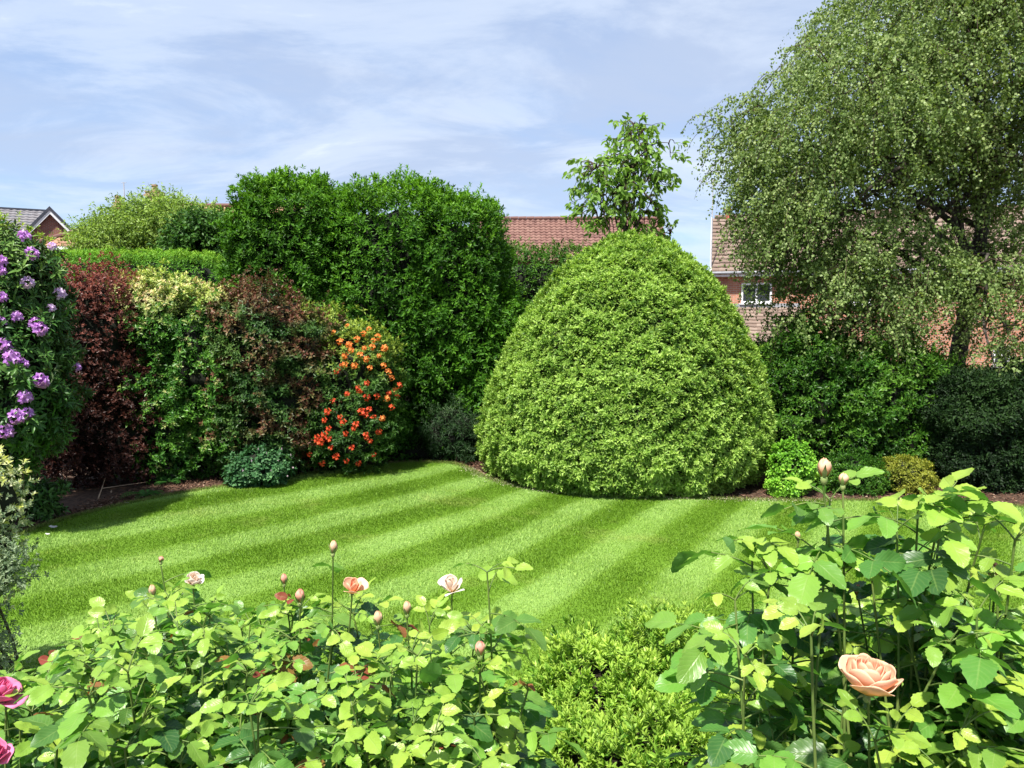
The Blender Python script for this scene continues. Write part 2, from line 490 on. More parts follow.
STRIPE_DIR = np.array([0.6, 1.0]) / math.hypot(0.6, 1.0)
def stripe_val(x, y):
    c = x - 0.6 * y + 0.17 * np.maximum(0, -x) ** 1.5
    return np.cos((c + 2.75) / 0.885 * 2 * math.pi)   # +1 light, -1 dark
def lawn_material(name, blade):
    m, NN, LL = new_mat(name)
    geo = NN('ShaderNodeNewGeometry')
    n1_ = NN('ShaderNodeTexNoise'); n1_.inputs['Scale'].default_value = 1.6; n1_.inputs['Detail'].default_value = 4; LL(geo.outputs['Position'], n1_.inputs['Vector'])
    wv = NN('ShaderNodeTexNoise'); wv.inputs['Scale'].default_value = 0.8; LL(geo.outputs['Position'], wv.inputs['Vector'])
    s = NN('ShaderNodeSeparateXYZ'); LL(geo.outputs['Position'], s.inputs[0])
    def mth(op, a, b=None, c=None):
        q = NN('ShaderNodeMath'); q.operation = op
        for i, v in enumerate((a, b, c)):
            if v is None: continue
            if hasattr(v, 'links'): LL(v, q.inputs[i])
            else: q.inputs[i].default_value = v
        return q.outputs[0]
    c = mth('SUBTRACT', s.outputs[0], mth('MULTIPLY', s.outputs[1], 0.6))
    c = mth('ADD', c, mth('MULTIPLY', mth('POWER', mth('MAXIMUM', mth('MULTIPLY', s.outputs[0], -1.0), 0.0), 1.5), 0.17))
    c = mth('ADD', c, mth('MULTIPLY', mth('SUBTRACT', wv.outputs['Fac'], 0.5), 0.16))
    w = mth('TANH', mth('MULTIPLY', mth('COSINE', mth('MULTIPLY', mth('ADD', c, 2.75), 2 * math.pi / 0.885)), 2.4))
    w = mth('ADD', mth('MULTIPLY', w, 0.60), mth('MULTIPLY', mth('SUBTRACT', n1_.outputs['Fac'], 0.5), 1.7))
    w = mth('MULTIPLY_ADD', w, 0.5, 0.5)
    col = ramp_node(NN, LL, w, [(0.10, (0.115, 0.225, 0.012)), (0.5, (0.160, 0.285, 0.028)), (0.90, (0.235, 0.375, 0.080))])  # sheen of the leaning mown blades painted in as light and dark stripes
    yn = NN('ShaderNodeTexNoise'); yn.inputs['Scale'].default_value = 0.9; yn.inputs['Detail'].default_value = 8; yn.inputs['Roughness'].default_value = 0.7; LL(geo.outputs['Position'], yn.inputs['Vector'])
    ym = NN('ShaderNodeMix'); ym.data_type = 'RGBA'
    LL(ramp_node(NN, LL, yn.outputs['Fac'], [(0.54, (0, 0, 0)), (0.74, (0.55, 0.55, 0.55))]), ym.inputs[0]); LL(col, ym.inputs[6]); ym.inputs[7].default_value = (0.30, 0.33, 0.09, 1); col = ym.outputs[2]
    if blade:
        at = NN('ShaderNodeAttribute'); at.attribute_name = 'tint'
        mx = NN('ShaderNodeMix'); mx.data_type = 'RGBA'; mx.blend_type = 'MULTIPLY'; mx.inputs[0].default_value = 1
        LL(col, mx.inputs[6]); LL(ramp_node(NN, LL, at.outputs['Fac'], [(0, (0.75, 0.8, 0.8)), (0.6, (1.1, 1.1, 1.0)), (0.93, (1.3, 1.25, 1.2)), (1.0, (2.0, 1.6, 2.0))]), mx.inputs[7])
        col = mx.outputs[2]
    b = NN('ShaderNodeBsdfPrincipled'); LL(col, b.inputs['Base Color']); b.inputs['Roughness'].default_value = 0.55
    b.inputs['Specular IOR Level'].default_value = 0.35
    out = NN('ShaderNodeOutputMaterial')
    if blade:
        tr = NN('ShaderNodeBsdfTranslucent'); LL(col, tr.inputs[0])
        ms = NN('ShaderNodeMixShader'); ms.inputs[0].default_value = 0.3
        LL(b.outputs[0], ms.inputs[1]); LL(tr.outputs[0], ms.inputs[2]); LL(ms.outputs[0], out.inputs[0])
    else:
        n2_ = NN('ShaderNodeTexNoise'); n2_.inputs['Scale'].default_value = 140; LL(geo.outputs['Position'], n2_.inputs['Vector'])
        mx = NN('ShaderNodeMix'); mx.data_type = 'RGBA'; mx.blend_type = 'MULTIPLY'; mx.inputs[0].default_value = 1
        LL(col, mx.inputs[6]); LL(ramp_node(NN, LL, n2_.outputs['Fac'], [(0.3, (0.5, 0.55, 0.5)), (0.7, (1, 1, 1))]), mx.inputs[7])
        LL(mx.outputs[2], b.inputs['Base Color']); LL(b.outputs[0], out.inputs[0])
    return m
# lawn turf sheet, a fan strip between the far edge and the near edge, 3 cm above the bed
mb = MB()
n = len(edge_s)
top = [(x, y, 0.03) for x, y in edge_s]
mb.add(top + [(x, NEAR, 0.03) for x, y in edge_s], [(i, i + 1, n + i + 1, n + i)[::-1] for i in range(n - 1)])
mb.add([(x, y, 0.03) for x, y in edge_s] + [(x, y + 0.004, -0.01) for x, y in edge_s], [(i, i + 1, n + i + 1, n + i) for i in range(n - 1)])
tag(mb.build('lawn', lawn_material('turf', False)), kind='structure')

def in_lawn(x, y):
    return (y > NEAR) & (y < np.interp(x, edge_x, edge_y) - 0.0)
o_ = np.argsort(edge_s[:, 0]); edge_x, edge_y = edge_s[o_, 0], edge_s[o_, 1]
def near_edge(x, y):
    d = np.full(len(x), 9.0)
    for a in edge_s[::2]: d = np.minimum(d, np.hypot(x - a[0], y - a[1]))
    return d
def poly_contains(x, y):
    ins = np.zeros(len(x), bool); pl = lawn_poly; j = len(pl) - 1
    for i in range(len(pl)):
        xi, yi = pl[i]; xj, yj = pl[j]
        if yi != yj:
            ins ^= ((yi > y) != (yj > y)) & (x < (xj - xi) * (y - yi) / (yj - yi) + xi)
        j = i
    return ins
NB = 1500000
gx = rng.uniform(-7.2, 8.0, NB); gy = 2.8 + (10.3 - 2.8) * rng.uniform(0, 1, NB) ** 1.0
keep = (np.abs(gx) < gy * 0.74 + 0.3)
gx, gy = gx[keep], gy[keep]
keep = poly_contains(gx, gy); gx, gy = gx[keep], gy[keep]
nb = len(gx)
sv = stripe_val(gx, gy)
lean = STRIPE_DIR[None, :] * (np.tanh(sv * 1.5) * 0.35)[:, None] + rng.normal(0, 0.45, (nb, 2))
hgt = rng.uniform(0.009, 0.019, nb) * (1 + 0.25 * np.sin(gx * 3.1 + 1.7 * np.sin(gy * 2.3)))
tipp = np.stack([gx + lean[:, 0] * hgt, gy + lean[:, 1] * hgt, 0.03 + hgt], -1)
a_ = rng.uniform(0, math.pi, nb); wd = rng.uniform(0.0016, 0.0032, nb) * (1 + (gy - 3) * 0.16)
b0 = np.stack([gx + np.cos(a_) * wd, gy + np.sin(a_) * wd, np.full(nb, 0.028)], -1)
b1 = np.stack([gx - np.cos(a_) * wd, gy - np.sin(a_) * wd, np.full(nb, 0.028)], -1)
gv = np.stack([b0, b1, tipp], 1).reshape(-1, 3)
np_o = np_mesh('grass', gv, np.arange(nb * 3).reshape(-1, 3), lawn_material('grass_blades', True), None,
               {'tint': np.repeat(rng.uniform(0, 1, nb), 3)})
tag(np_o, 'short mown striped grass covering the lawn', 'grass', kind='stuff')
# longer ragged blades at the cut edge
ne = 26000
ei = rng.integers(0, len(edge_s) - 1, ne)
ex = edge_s[ei] + (edge_s[ei + 1] - edge_s[ei]) * rng.uniform(0, 1, (ne, 1)) + rng.normal(0, 0.018, (ne, 2))
hh = rng.uniform(0.02, 0.045, ne)
tl = rng.normal(0, 0.6, (ne, 2)); tl[:, 1] += 0.2
tp = np.stack([ex[:, 0] + tl[:, 0] * hh, ex[:, 1] + tl[:, 1] * hh, 0.025 + hh], -1)
aa = rng.uniform(0, math.pi, ne)
e0 = np.stack([ex[:, 0] + np.cos(aa) * .003, ex[:, 1] + np.sin(aa) * .003, np.full(ne, 0.02)], -1)
e1 = np.stack([ex[:, 0] - np.cos(aa) * .003, ex[:, 1] - np.sin(aa) * .003, np.full(ne, 0.02)], -1)
M_edge = leaf_mat('edge_grass', [(0, (0.05, 0.10, 0.012)), (0.7, (0.14, 0.22, 0.03)), (1, (0.30, 0.27, 0.10))], trans=0.2)
tag(np_mesh('edge_grass', np.stack([e0, e1, tp], 1).reshape(-1, 3), np.arange(ne * 3).reshape(-1, 3), M_edge, None,
            {'tint': np.repeat(rng.uniform(0, 1, ne), 3)}), 'longer ragged grass along the cut edge of the lawn', 'grass', kind='stuff')

# bark chips and litter on the bed
nc = 22000
ei = rng.integers(0, len(edge_s) - 1, nc)
ex = edge_s[ei] + np.stack([rng.normal(0, 0.1, nc), rng.uniform(0.02, 1.1, nc) ** 1.0], -1)
ok = ~poly_contains(ex[:, 0], ex[:, 1]); ex = ex[ok]; nc = len(ex)
dd = norm(np.concatenate([rng.normal(size=(nc, 2)), rng.normal(0, 0.25, (nc, 1))], -1))
mm = norm(np.concatenate([rng.normal(0, 0.4, (nc, 2)), np.ones((nc, 1))], -1))
v, f, at = instance(tmpl_fold(0.42, 0.05, 0), np.concatenate([ex, rng.uniform(0.004, 0.02, (nc, 1))], -1), dd, mm, rng.uniform(0.012, 0.05, nc), rng.uniform(0, 1, nc))
M_chip = leaf_mat('bark_chips', [(0, (0.045, 0.022, 0.013)), (0.5, (0.11, 0.055, 0.035)), (0.9, (0.17, 0.10, 0.065)), (1, (0.33, 0.25, 0.18))], trans=0.0, rough=0.9)
tag(np_mesh('bark_mulch', v, f, M_chip, None, at), 'reddish brown bark chips and dry leaves on the bed', 'mulch', kind='stuff')

# dry petals and crumbs on the lawn rim before the dome
nd = 1500
sel = (edge_s[:, 0] > -0.6) & (edge_s[:, 0] < 3.2)
es = edge_s[sel]; ei = rng.integers(0, len(es), nd)
ex = es[ei] + np.stack([rng.normal(0, 0.06, nd), -np.abs(rng.normal(0, 0.09, nd))], -1)
v, f, at = instance(tmpl_fold(0.8, 0.05, 0), np.concatenate([ex, rng.uniform(0.045, 0.058, (nd, 1))], -1), norm(rng.normal(size=(nd, 3)) * [1, 1, .2]),
                    norm(rng.normal(size=(nd, 3)) * .3 + [0, 0, 1]), rng.uniform(0.006, 0.014, nd), rng.uniform(0, 1, nd))
M_lit = leaf_mat('litter', [(0, (0.28, 0.24, 0.13)), (1, (0.55, 0.52, 0.38))], trans=0.1, rough=0.8)
tag(np_mesh('leaf_litter', v, f, M_lit, None, at), 'pale dry fallen leaves along the lawn edge before the domed shrub', 'leaf litter', kind='stuff')

# ================================================================== HOUSES
def tile_mat(name, cols, rough=0.8):
    m, NN, LL = new_mat(name)
    t = NN('ShaderNodeTexCoord')
    n_ = NN('ShaderNodeTexNoise'); n_.inputs['Scale'].default_value = 1.1; n_.inputs['Detail'].default_value = 6; LL(t.outputs['Object'], n_.inputs['Vector'])
    at = NN('ShaderNodeAttribute'); at.attribute_name = 'tint'
    a = NN('ShaderNodeMath'); a.operation = 'MULTIPLY_ADD'; LL(at.outputs['Fac'], a.inputs[0]); a.inputs[1].default_value = 0.45
    s_ = NN('ShaderNodeMath'); s_.operation = 'MULTIPLY'; LL(n_.outputs['Fac'], s_.inputs[0]); s_.inputs[1].default_value = 0.55
    LL(s_.outputs[0], a.inputs[2])
    col = ramp_node(NN, LL, a.outputs[0], [(0.15 + 0.7 * i / (len(cols) - 1), c) for i, c in enumerate(cols)])
    b = NN('ShaderNodeBsdfPrincipled'); LL(col, b.inputs['Base Color']); b.inputs['Roughness'].default_value = rough
    out = NN('ShaderNodeOutputMaterial'); LL(b.outputs[0], out.inputs[0])
    return m
def tiled_roof(name, o, right, upv, mat, parent, gauge=0.32, tw=0.30, wave=0.03, lift=0.035, clip=None, per=4):
    """o: lower left corner, right: along the eaves, upv: up the slope. Real overlapping tile courses"""
    o, right, upv = (np.array(x, float) for x in (o, right, upv))
    Lr, Lu = np.linalg.norm(right), np.linalg.norm(upv)
    r_, u_ = right / Lr, upv / Lu
    nrm = np.cross(r_, u_)
    rows, cols = int(round(Lu / gauge)), int(round(Lr / tw))
    gauge = Lu / rows; tw = Lr / cols
    V = []; F = []; T = []
    g = np.random.default_rng(9)
    xs = np.linspace(0, 1, per + 1)
    prof = np.sin(xs * 2 * math.pi) * wave
    for i in range(rows):
        for j in range(cols):
            jit = g.normal(0, 0.004)
            a = (j + xs) * tw
            if clip is not None:
                lo, hi = clip(i / rows)
                if (a[-1] / Lr) < lo or (a[0] / Lr) > hi: continue
            b = len(V) and sum(len(q) for q in V)
            lowp = o + a[:, None] * r_ + (i * gauge) * u_ + (prof + lift + jit)[:, None] * nrm
            low0 = lowp - nrm * lift
            hip = o + a[:, None] * r_ + ((i + 1.0) * gauge) * u_ + (prof + jit)[:, None] * nrm
            V.append(np.concatenate([low0, lowp, hip])); T += [g.uniform()] * (3 * (per + 1))
            q = per + 1
            for k in range(per):
                F.append((b + k, b + k + 1, b + q + k + 1, b + q + k))
                F.append((b + q + k, b + q + k + 1, b + 2 * q + k + 1, b + 2 * q + k))
    return np_mesh(name, np.concatenate(V), np.array(F), mat, parent, {'tint': np.array(T)})
M_glass, NN, LL = new_mat('window_glass')
b_ = NN('ShaderNodeBsdfPrincipled'); b_.inputs['Base Color'].default_value = (0.03, 0.035, 0.04, 1); b_.inputs['Roughness'].default_value = 0.06
b_.inputs['Specular IOR Level'].default_value = 0.8
LL(b_.outputs[0], NN('ShaderNodeOutputMaterial').inputs[0])
M_curtain = noise_mat('net_curtain', (0.55, 0.56, 0.58), (0.72, 0.73, 0.74), 5, 0.8, stretch=(6, 1, 0.4))
def window(parent, x0, x1, z0, z1, y, mull=1, transom=None, name='window'):
    """white framed window in a wall that faces -Y; y is the wall face"""
    fr = MB(); t = 0.07
    fr.box(x0, y - 0.04, z0, x0 + t, y + 0.06, z1); fr.box(x1 - t, y - 0.04, z0, x1, y + 0.06, z1)
    fr.box(x0 + t, y - 0.038, z0, x1 - t, y + 0.06, z0 + t); fr.box(x0 + t, y - 0.038, z1 - t, x1 - t, y + 0.06, z1)
    for i in range(mull):
        xm = x0 + (x1 - x0) * (i + 1) / (mull + 1)
        fr.box(xm - t / 2, y - 0.036, z0 + t, xm + t / 2, y + 0.05, z1 - t)
    if transom:
        zt = z0 + (z1 - z0) * transom; fr.box(x0 + t, y - 0.034, zt - 0.03, x1 - t, y + 0.05, zt + 0.03)
    w = fr.build(name, M_white, parent)
    gl = MB(); gl.box(x0 + t * .5, y - 0.012, z0 + t * .5, x1 - t * .5, y - 0.006, z1 - t * .5); gl.build('pane', M_glass, w)
    si = MB(); si.box(x0 - 0.06, y - 0.13, z0 - 0.06, x1 + 0.06, y - 0.002, z0 - 0.002); si.build('sill', M_white, w)
    return w
M_brick_red = brick_mat('red_brick', (0.27, 0.085, 0.05), (0.20, 0.065, 0.045), (0.24, 0.20, 0.17))
M_brick_or = brick_mat('orange_brick', (0.47, 0.19, 0.10), (0.36, 0.135, 0.08), (0.40, 0.33, 0.27))
M_tile_grey = tile_mat('grey_tiles', [(0.13, 0.12, 0.13), (0.20, 0.19, 0.20)])
M_tile_red = tile_mat('red_tiles', [(0.10, 0.045, 0.036), (0.165, 0.078, 0.060), (0.21, 0.115, 0.088)])
M_tile_old = tile_mat('weathered_tiles', [(0.20, 0.12, 0.07), (0.34, 0.16, 0.10), (0.36, 0.24, 0.13)])
M_tile_pink = tile_mat('brown_tiles', [(0.12, 0.08, 0.06), (0.18, 0.125, 0.095), (0.25, 0.185, 0.145)])
M_dark_verge = noise_mat('dark_verge', (0.035, 0.04, 0.055), (0.06, 0.065, 0.085), 5, 0.6)
M_pot = noise_mat('clay_pot', (0.42, 0.09, 0.07), (0.55, 0.16, 0.12), 9, 0.8)
M_pot_buff = noise_mat('buff_pot', (0.30, 0.20, 0.13), (0.42, 0.30, 0.2), 9, 0.85)

def aerial(name, label, base, h, arms, parentless=True):
    """thin mast with a cross boom and elements"""
    r_ = thing(name, label, 'aerial', base)
    bx, by, bz = base
    m = MB(); m.tube([(bx, by, bz), (bx, by, bz + h)], [0.028, 0.022], 6); m.build('mast', M_metal, r_)
    m = MB()
    if arms:
        m.tube([(bx - arms * 0.7, by, bz + h - 0.05), (bx + arms * 0.5, by + 0.2, bz + h - 0.2)], [0.014, 0.014], 5)
        for k in range(5):
            q = -0.7 + 1.2 * k / 4
            cxp, czp = bx + arms * q, bz + h - 0.05 - 0.15 * (k / 4)
            m.tube([(cxp, by - 0.18, czp), (cxp, by + 0.18, czp)], [0.009, 0.009], 4)
            m.tube([(cxp, by, czp - 0.08), (cxp, by, czp + 0.08)], [0.009, 0.009], 4)
    else:
        m.tube([(bx - 0.12, by, bz + h - 0.01), (bx + 0.12, by, bz + h - 0.01)], [0.012, 0.012], 5)
    m.build('boom', M_metal, r_)
    return r_

# -- far left house with grey roof and brick gable
Y = 45.0
ap = P(50, 209.5, Y); lf = P(23, 227, Y); rt = P(66, 227, Y)
hw = (rt[0] - ap[0]); slope_d = (ap[2] - rt[2])
axx, azz = ap[0], ap[2]
house = thing('gabled_house', 'brick house with grey tiled roof and white edged brick gable, at the far left', 'house', (axx, Y, 0))
wid = 2.7; zdrop = wid * slope_d / hw
m = MB(); m.prism([(axx - wid, Y, 0), (axx + wid, Y, 0), (axx + wid, Y, azz - zdrop), (axx, Y, azz), (axx - wid, Y, azz - zdrop)], (0, 9, 0)); m.build('wall', M_brick_red, house)
m = MB()
for s in (-1, 1):
    e = np.array([axx + s * (wid + 0.25), azz - zdrop * (wid + .25) / wid])
    for (o0, o1, mat_y) in [(0.0, 0.16, 0)]:
        m.prism([(axx, Y - 0.22, azz - 0.05), (e[0], Y - 0.22, e[1] - 0.05), (e[0], Y - 0.22, e[1] - 0.28), (axx, Y - 0.22, azz - 0.28)][::s], (0, 0.05, 0))
m.build('bargeboard', M_white, house)
m = MB()
for s in (-1, 1):
    e = np.array([axx + s * (wid + 0.32), azz - zdrop * (wid + .32) / wid])
    m.prism([(axx, Y - 0.26, azz + 0.17), (e[0], Y - 0.26, e[1] + 0.17), (e[0], Y - 0.26, e[1] - 0.045), (axx, Y - 0.26, azz - 0.045)][::s], (0, 9.3, 0))
m.build('verge', M_dark_verge, house)
# the roof of the main wing runs left from the gable
rz = P(40, 209.5, Y + 3)[2]
tiled_roof('roof', (axx - 16, Y + 0.6, rz - 2.3), (15.4, 0, 0), (0, 3.4, 2.25), M_tile_grey, house, 0.34, 0.34, 0.02)
m = MB(); m.box(axx - 16, Y + 1.0, 0, axx - wid, Y + 8, rz - 2.35); m.build('wing_wall', M_brick_red, house)
m = MB(); m.box(axx - 16, Y + 3.9, rz - 0.1, axx - 0.5, Y + 4.15, rz + 0.03); m.build('ridge', M_dark_verge, house)

house.rotation_euler = (0, 0, R(27))

# -- left bungalow with hipped red roof behind the tree
Y = 33.0
c0 = P(140, 205, Y + 4)
el = P(25, 243, Y)
bung = thing('hipped_bungalow', 'bungalow with weathered orange brown hipped roof and two chimneys, behind the pale tree at left', 'house', (c0[0], Y, 0))
ridge_z = P(235, 207, Y + 4)[2]; eave_z = P(50, 246, Y)[2] - 0.02
xl = P(27, 246, Y)[0]; xr = P(300, 246, Y)[0]
W_ = xr - xl; hip = 4.6
tiled_roof('roof', (xl, Y, eave_z), (W_, 0, 0), (0, 4.0, ridge_z - eave_z), M_tile_old, bung, 0.3, 0.3, 0.03,
           clip=lambda t: (t * hip / W_, 1.0))
m = MB(); m.box(xl + 0.4, Y + 0.4, 0, xr, Y + 7.6, eave_z - 0.14); m.build('wall', M_brick_red, bung)
m = MB(); m.box(xl - 0.05, Y - 0.08, eave_z - 0.16, xr, Y + 0.05, eave_z - 0.01); m.build('gutter', M_white, bung)
v = np.array([(xl, Y, eave_z), (xl, Y + 8, eave_z), (xl + hip, Y + 4, ridge_z)])
m = MB(); m.add(v + [0, 0, 0.03], [(0, 2, 1)]); m.add([v[1] + [0, 0, .02], v[2] + [0, 0, .02], (xr, Y + 4, ridge_z + .02), (xr, Y + 8, eave_z + .02)], [(0, 1, 2, 3)]); m.build('roof_back', M_tile_old, bung)
m = MB(); m.tube([(xl, Y - 0.02, eave_z + 0.06), (xl + hip, Y + 4, ridge_z + 0.07), (xr, Y + 4, ridge_z + 0.07)], [0.11, 0.11, 0.11], 8); m.build('ridge', M_tile_red, bung)
def chimney(parent, px, top, bot, Yc, wpx, pots, matb, matp):
    a = P(px, top, Yc); w = wpx / FPX * Yc / 2; zb = P(px, bot, Yc)[2]
    m = MB(); m.box(a[0] - w, Yc - w, zb, a[0] + w, Yc + w, a[2]); m.box(a[0] - w - .06, Yc - w - .06, a[2] - 0.22, a[0] + w + .06, Yc + w + .06, a[2] - 0.1)
    m.box(a[0] - w - .03, Yc - w - .03, a[2], a[0] + w + .03, Yc + w + .03, a[2] + 0.06)
    ch = m.build('chimney', matb, parent)
    for q in pots:
        m = MB(); x = a[0] + q * w
        m.tube([(x, Yc, a[2] + 0.05), (x, Yc, a[2] + 0.3), (x, Yc, a[2] + 0.31), (x, Yc, a[2] + 0.4)], [0.14, 0.12, 0.15, 0.15], 10)
        m.build('chimney_pot', matp, ch)
    return a
chimney(bung, 155, 193, 226, Y + 4.3, 13, (0,), M_pot_buff, M_pot_buff)
chimney(bung, 118, 204, 232, Y + 4.0, 6, (0,), M_pot_buff, M_pot_buff)
a = P(120.5, 205, Y + 4.0)
aerial('aerial', 'thin television aerial mast beside the small chimney at left', (a[0], Y + 4.4, a[2] - .3), P(120, 181, Y + 4.0)[2] - a[2] + .3, 0)
# white garden wall band seen under the red roof eaves
# -- centre house
Y = 38.0
rg = P(505, 219.5, Y + 4); xl = P(470, 219, Y + 4)[0]; xr = P(660, 219, Y + 4)[0]
ridge_z = rg[2]; eave_z = ridge_z - 2.6
ch = thing('tiled_house', 'house with long plain red pantiled roof behind the domed shrub', 'house', ((xl + xr) / 2, Y, 0))
tiled_roof('roof', (xl, Y, eave_z), (xr - xl, 0, 0), (0, 4.0, 2.6), M_tile_red, ch, 0.31, 0.29, 0.035)
m = MB(); m.prism([(xl + .1, Y + 0.3, 0), (xl + .1, Y + 7.8, 0), (xl + .1, Y + 7.8, eave_z), (xl + .1, Y + 4, ridge_z - .12), (xl + .1, Y + .3, eave_z)], (xr - xl - .2, 0, 0)); m.build('wall', M_brick_red, ch)
m = MB(); m.add([(xl, Y + 4, ridge_z), (xr, Y + 4, ridge_z), (xr, Y + 8, eave_z), (xl, Y + 8, eave_z)], [(0, 1, 2, 3)]); m.build('roof_back', M_tile_red, ch)
m = MB()
x = xl
while x < xr - 0.1:
    m.tube([(x, Y + 4, ridge_z + 0.05), (min(x + 0.44, xr), Y + 4, ridge_z + 0.05)], [0.12, 0.135], 8); x += 0.45
m.build('ridge', M_tile_red, ch)
# -- right house, turned so that its gable end is seen edge on
Y = 30.0
RA = -R(15.0)
hx = P(717, 0, Y)[0]
def HU(px, py, back=0.0):
    """pixel -> (distance along the facade, height) on the plane `back` metres behind the facade"""
    o = np.array([0, 0, CAM_H]); d = P(px, py, 1.0) - o
    e1 = np.array([math.cos(RA), math.sin(RA)]); e2 = np.array([-math.sin(RA), math.cos(RA)])
    A = np.array([[d[0], -e1[0]], [d[1], -e1[1]]]); b = np.array([hx, Y]) + e2 * back
    t, u = np.linalg.solve(A, b)
    return u, CAM_H + d[2] * t
rh = thing('brick_house', 'orange brick house with brown tiled roof and white windows behind the weeping birch', 'house', (0, 0, 0))
ridge_z = HU(722, 218.5, 3)[1]; eave_z = HU(720, 272)[1]
xl = 0.0; xr = 17.0; Yl = 0.0
tiled_roof('roof', (xl, -.25, eave_z), (xr - xl, 0, 0), (0, 3.25, ridge_z - eave_z), M_tile_pink, rh, 0.30, 0.33, 0.012, 0.05)
m = MB(); m.add([(xl, 3, ridge_z), (xr, 3, ridge_z), (xr, 6.3, eave_z), (xl, 6.3, eave_z)], [(0, 1, 2, 3)]); m.build('roof_back', M_tile_pink, rh)
m = MB(); m.prism([(xl + .05, 0, 0), (xl + .05, 6, 0), (xl + .05, 6, eave_z), (xl + .05, 3, ridge_z - .12), (xl + .05, 0, eave_z - .03)], (xr - xl - .1, 0, 0)); m.build('wall', M_brick_or, rh)
m = MB(); m.box(xl - .02, -.32, eave_z - .2, xr, -.22, eave_z - 0.03); m.box(xl - .02, -.215, eave_z - .2, xr, -0.005, eave_z - 0.16); m.build('fascia', M_white, rh)
m = MB(); m.tube([(xl, -.38, eave_z - .06), (xr, -.38, eave_z - .06)], [0.055, 0.055], 8); m.build('gutter', M_lead, rh)
m = MB(); m.tube([(xl + .1, 3, ridge_z + 0.05), (xr, 3, ridge_z + 0.05)], [0.11, 0.11], 8); m.build('ridge', M_tile_pink, rh)
m = MB(); m.prism([(xl - .03, -.27, eave_z - .03), (xl - .03, 3, ridge_z - .02), (xl - .03, 3, ridge_z + .07), (xl - .03, -.27, eave_z + .08)], (0.05, 0, 0)); m.build('bargeboard', M_white, rh)
a = HU(728, 218, 3)
m = MB(); m.tube([(a[0], 3, a[1] - .1), (a[0], 3, a[1] + .28), (a[0], 3, a[1] + .29), (a[0], 3, a[1] + .38)], [.13, .11, .17, .17], 10); m.build('ridge_vent', M_pot, rh)
def win_px(x0, x1, y0, y1, mull, tr=None):
    u0, z0 = HU(x0, y1); u1, z1 = HU(x1, y0)
    window(rh, u0, u1, z0, z1, 0.0, mull, tr)
win_px(741, 772, 283, 303, 1)
win_px(838, 872, 281, 304, 1)
win_px(903, 921, 346, 360, 0, 0.5)
win_px(992, 1010, 346, 366, 1)
lx0, lz1 = HU(729, 307); lx1 = HU(800, 307)[0]; lz0 = HU(760, 342, -2.4)[1]
tiled_roof('lower_roof', (lx0, -2.4, lz0), (lx1 - lx0, 0, 0), (0, 2.38, lz1 - lz0), M_tile_pink, rh, 0.27, 0.33, 0.012, 0.05)
m = MB(); m.box(lx0 + .1, -2.2, 0, lx1 - .1, -.01, lz0 - .03); m.build('lower_wall', M_brick_or, rh)
m = MB(); m.box(lx0, -.08, lz1 - .02, lx1, -.005, lz1 + .13); m.build('flashing', M_lead, rh)
rh.location = (hx, Y, 0); rh.rotation_euler = (0, 0, RA)
a = HU(716, 300)
aerial('aerial', 'tall television aerial pole on the gable end of the orange brick house', (P(716.5, 0, Y)[0], Y - .1, a[1] - 1.2), P(718, 180, Y)[2] - a[1] + 1.2, 0.75)

# ================================================================== BACKGROUND GREENERY
DG = lambda *c: c
M_ever = leaf_mat('evergreen_leaf', [(0, (0.014, 0.050, 0.004)), (0.5, (0.040, 0.130, 0.009)), (1, (0.09, 0.23, 0.017))], young=(0.19, 0.40, 0.025), rough=0.5, trans=0.28)
M_hedge = leaf_mat('hedge_leaf', [(0, (0.035, 0.12, 0.008)), (0.5, (0.08, 0.24, 0.015)), (1, (0.14, 0.33, 0.03))], young=(0.30, 0.50, 0.05), rough=0.5, trans=0.2)
M_dome = leaf_mat('dome_leaf', [(0, (0.05, 0.12, 0.014)), (0.45, (0.165, 0.30, 0.040)), (1, (0.30, 0.45, 0.09))], young=(0.44, 0.60, 0.13), rough=0.48, trans=0.3, spec=0.25)
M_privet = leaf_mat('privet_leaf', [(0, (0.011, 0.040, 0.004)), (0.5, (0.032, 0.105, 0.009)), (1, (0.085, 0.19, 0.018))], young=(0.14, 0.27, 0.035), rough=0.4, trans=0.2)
M_dkhedge = leaf_mat('dark_hedge_leaf', [(0, (0.004, 0.012, 0.003)), (0.5, (0.008, 0.026, 0.005)), (1, (0.02, 0.05, 0.008))], rough=0.6, trans=0.08, spec=0.2)  # leaf colours lowered to stand in for the shade of the birch
M_pale = leaf_mat('pale_tree_leaf', [(0, (0.11, 0.19, 0.035)), (0.5, (0.22, 0.34, 0.07)), (1, (0.36, 0.48, 0.12))], rough=0.5, trans=0.35)
M_midg = leaf_mat('mid_green_leaf', [(0, (0.02, 0.07, 0.012)), (0.5, (0.05, 0.13, 0.02)), (1, (0.09, 0.2, 0.03))], rough=0.45, trans=0.25)

def young_top(k=0.8, prob=0.5):
    return lambda q, nr, g: np.clip(nr[:, 2] * k + g.normal(0, 0.2, len(q)), 0, 1) * (g.uniform(size=len(q)) < prob)
def young_rand(prob=0.3, lo=0.3, hi=1.0):
    return lambda q, nr, g: (g.uniform(size=len(q)) < prob) * g.uniform(lo, hi, len(q))

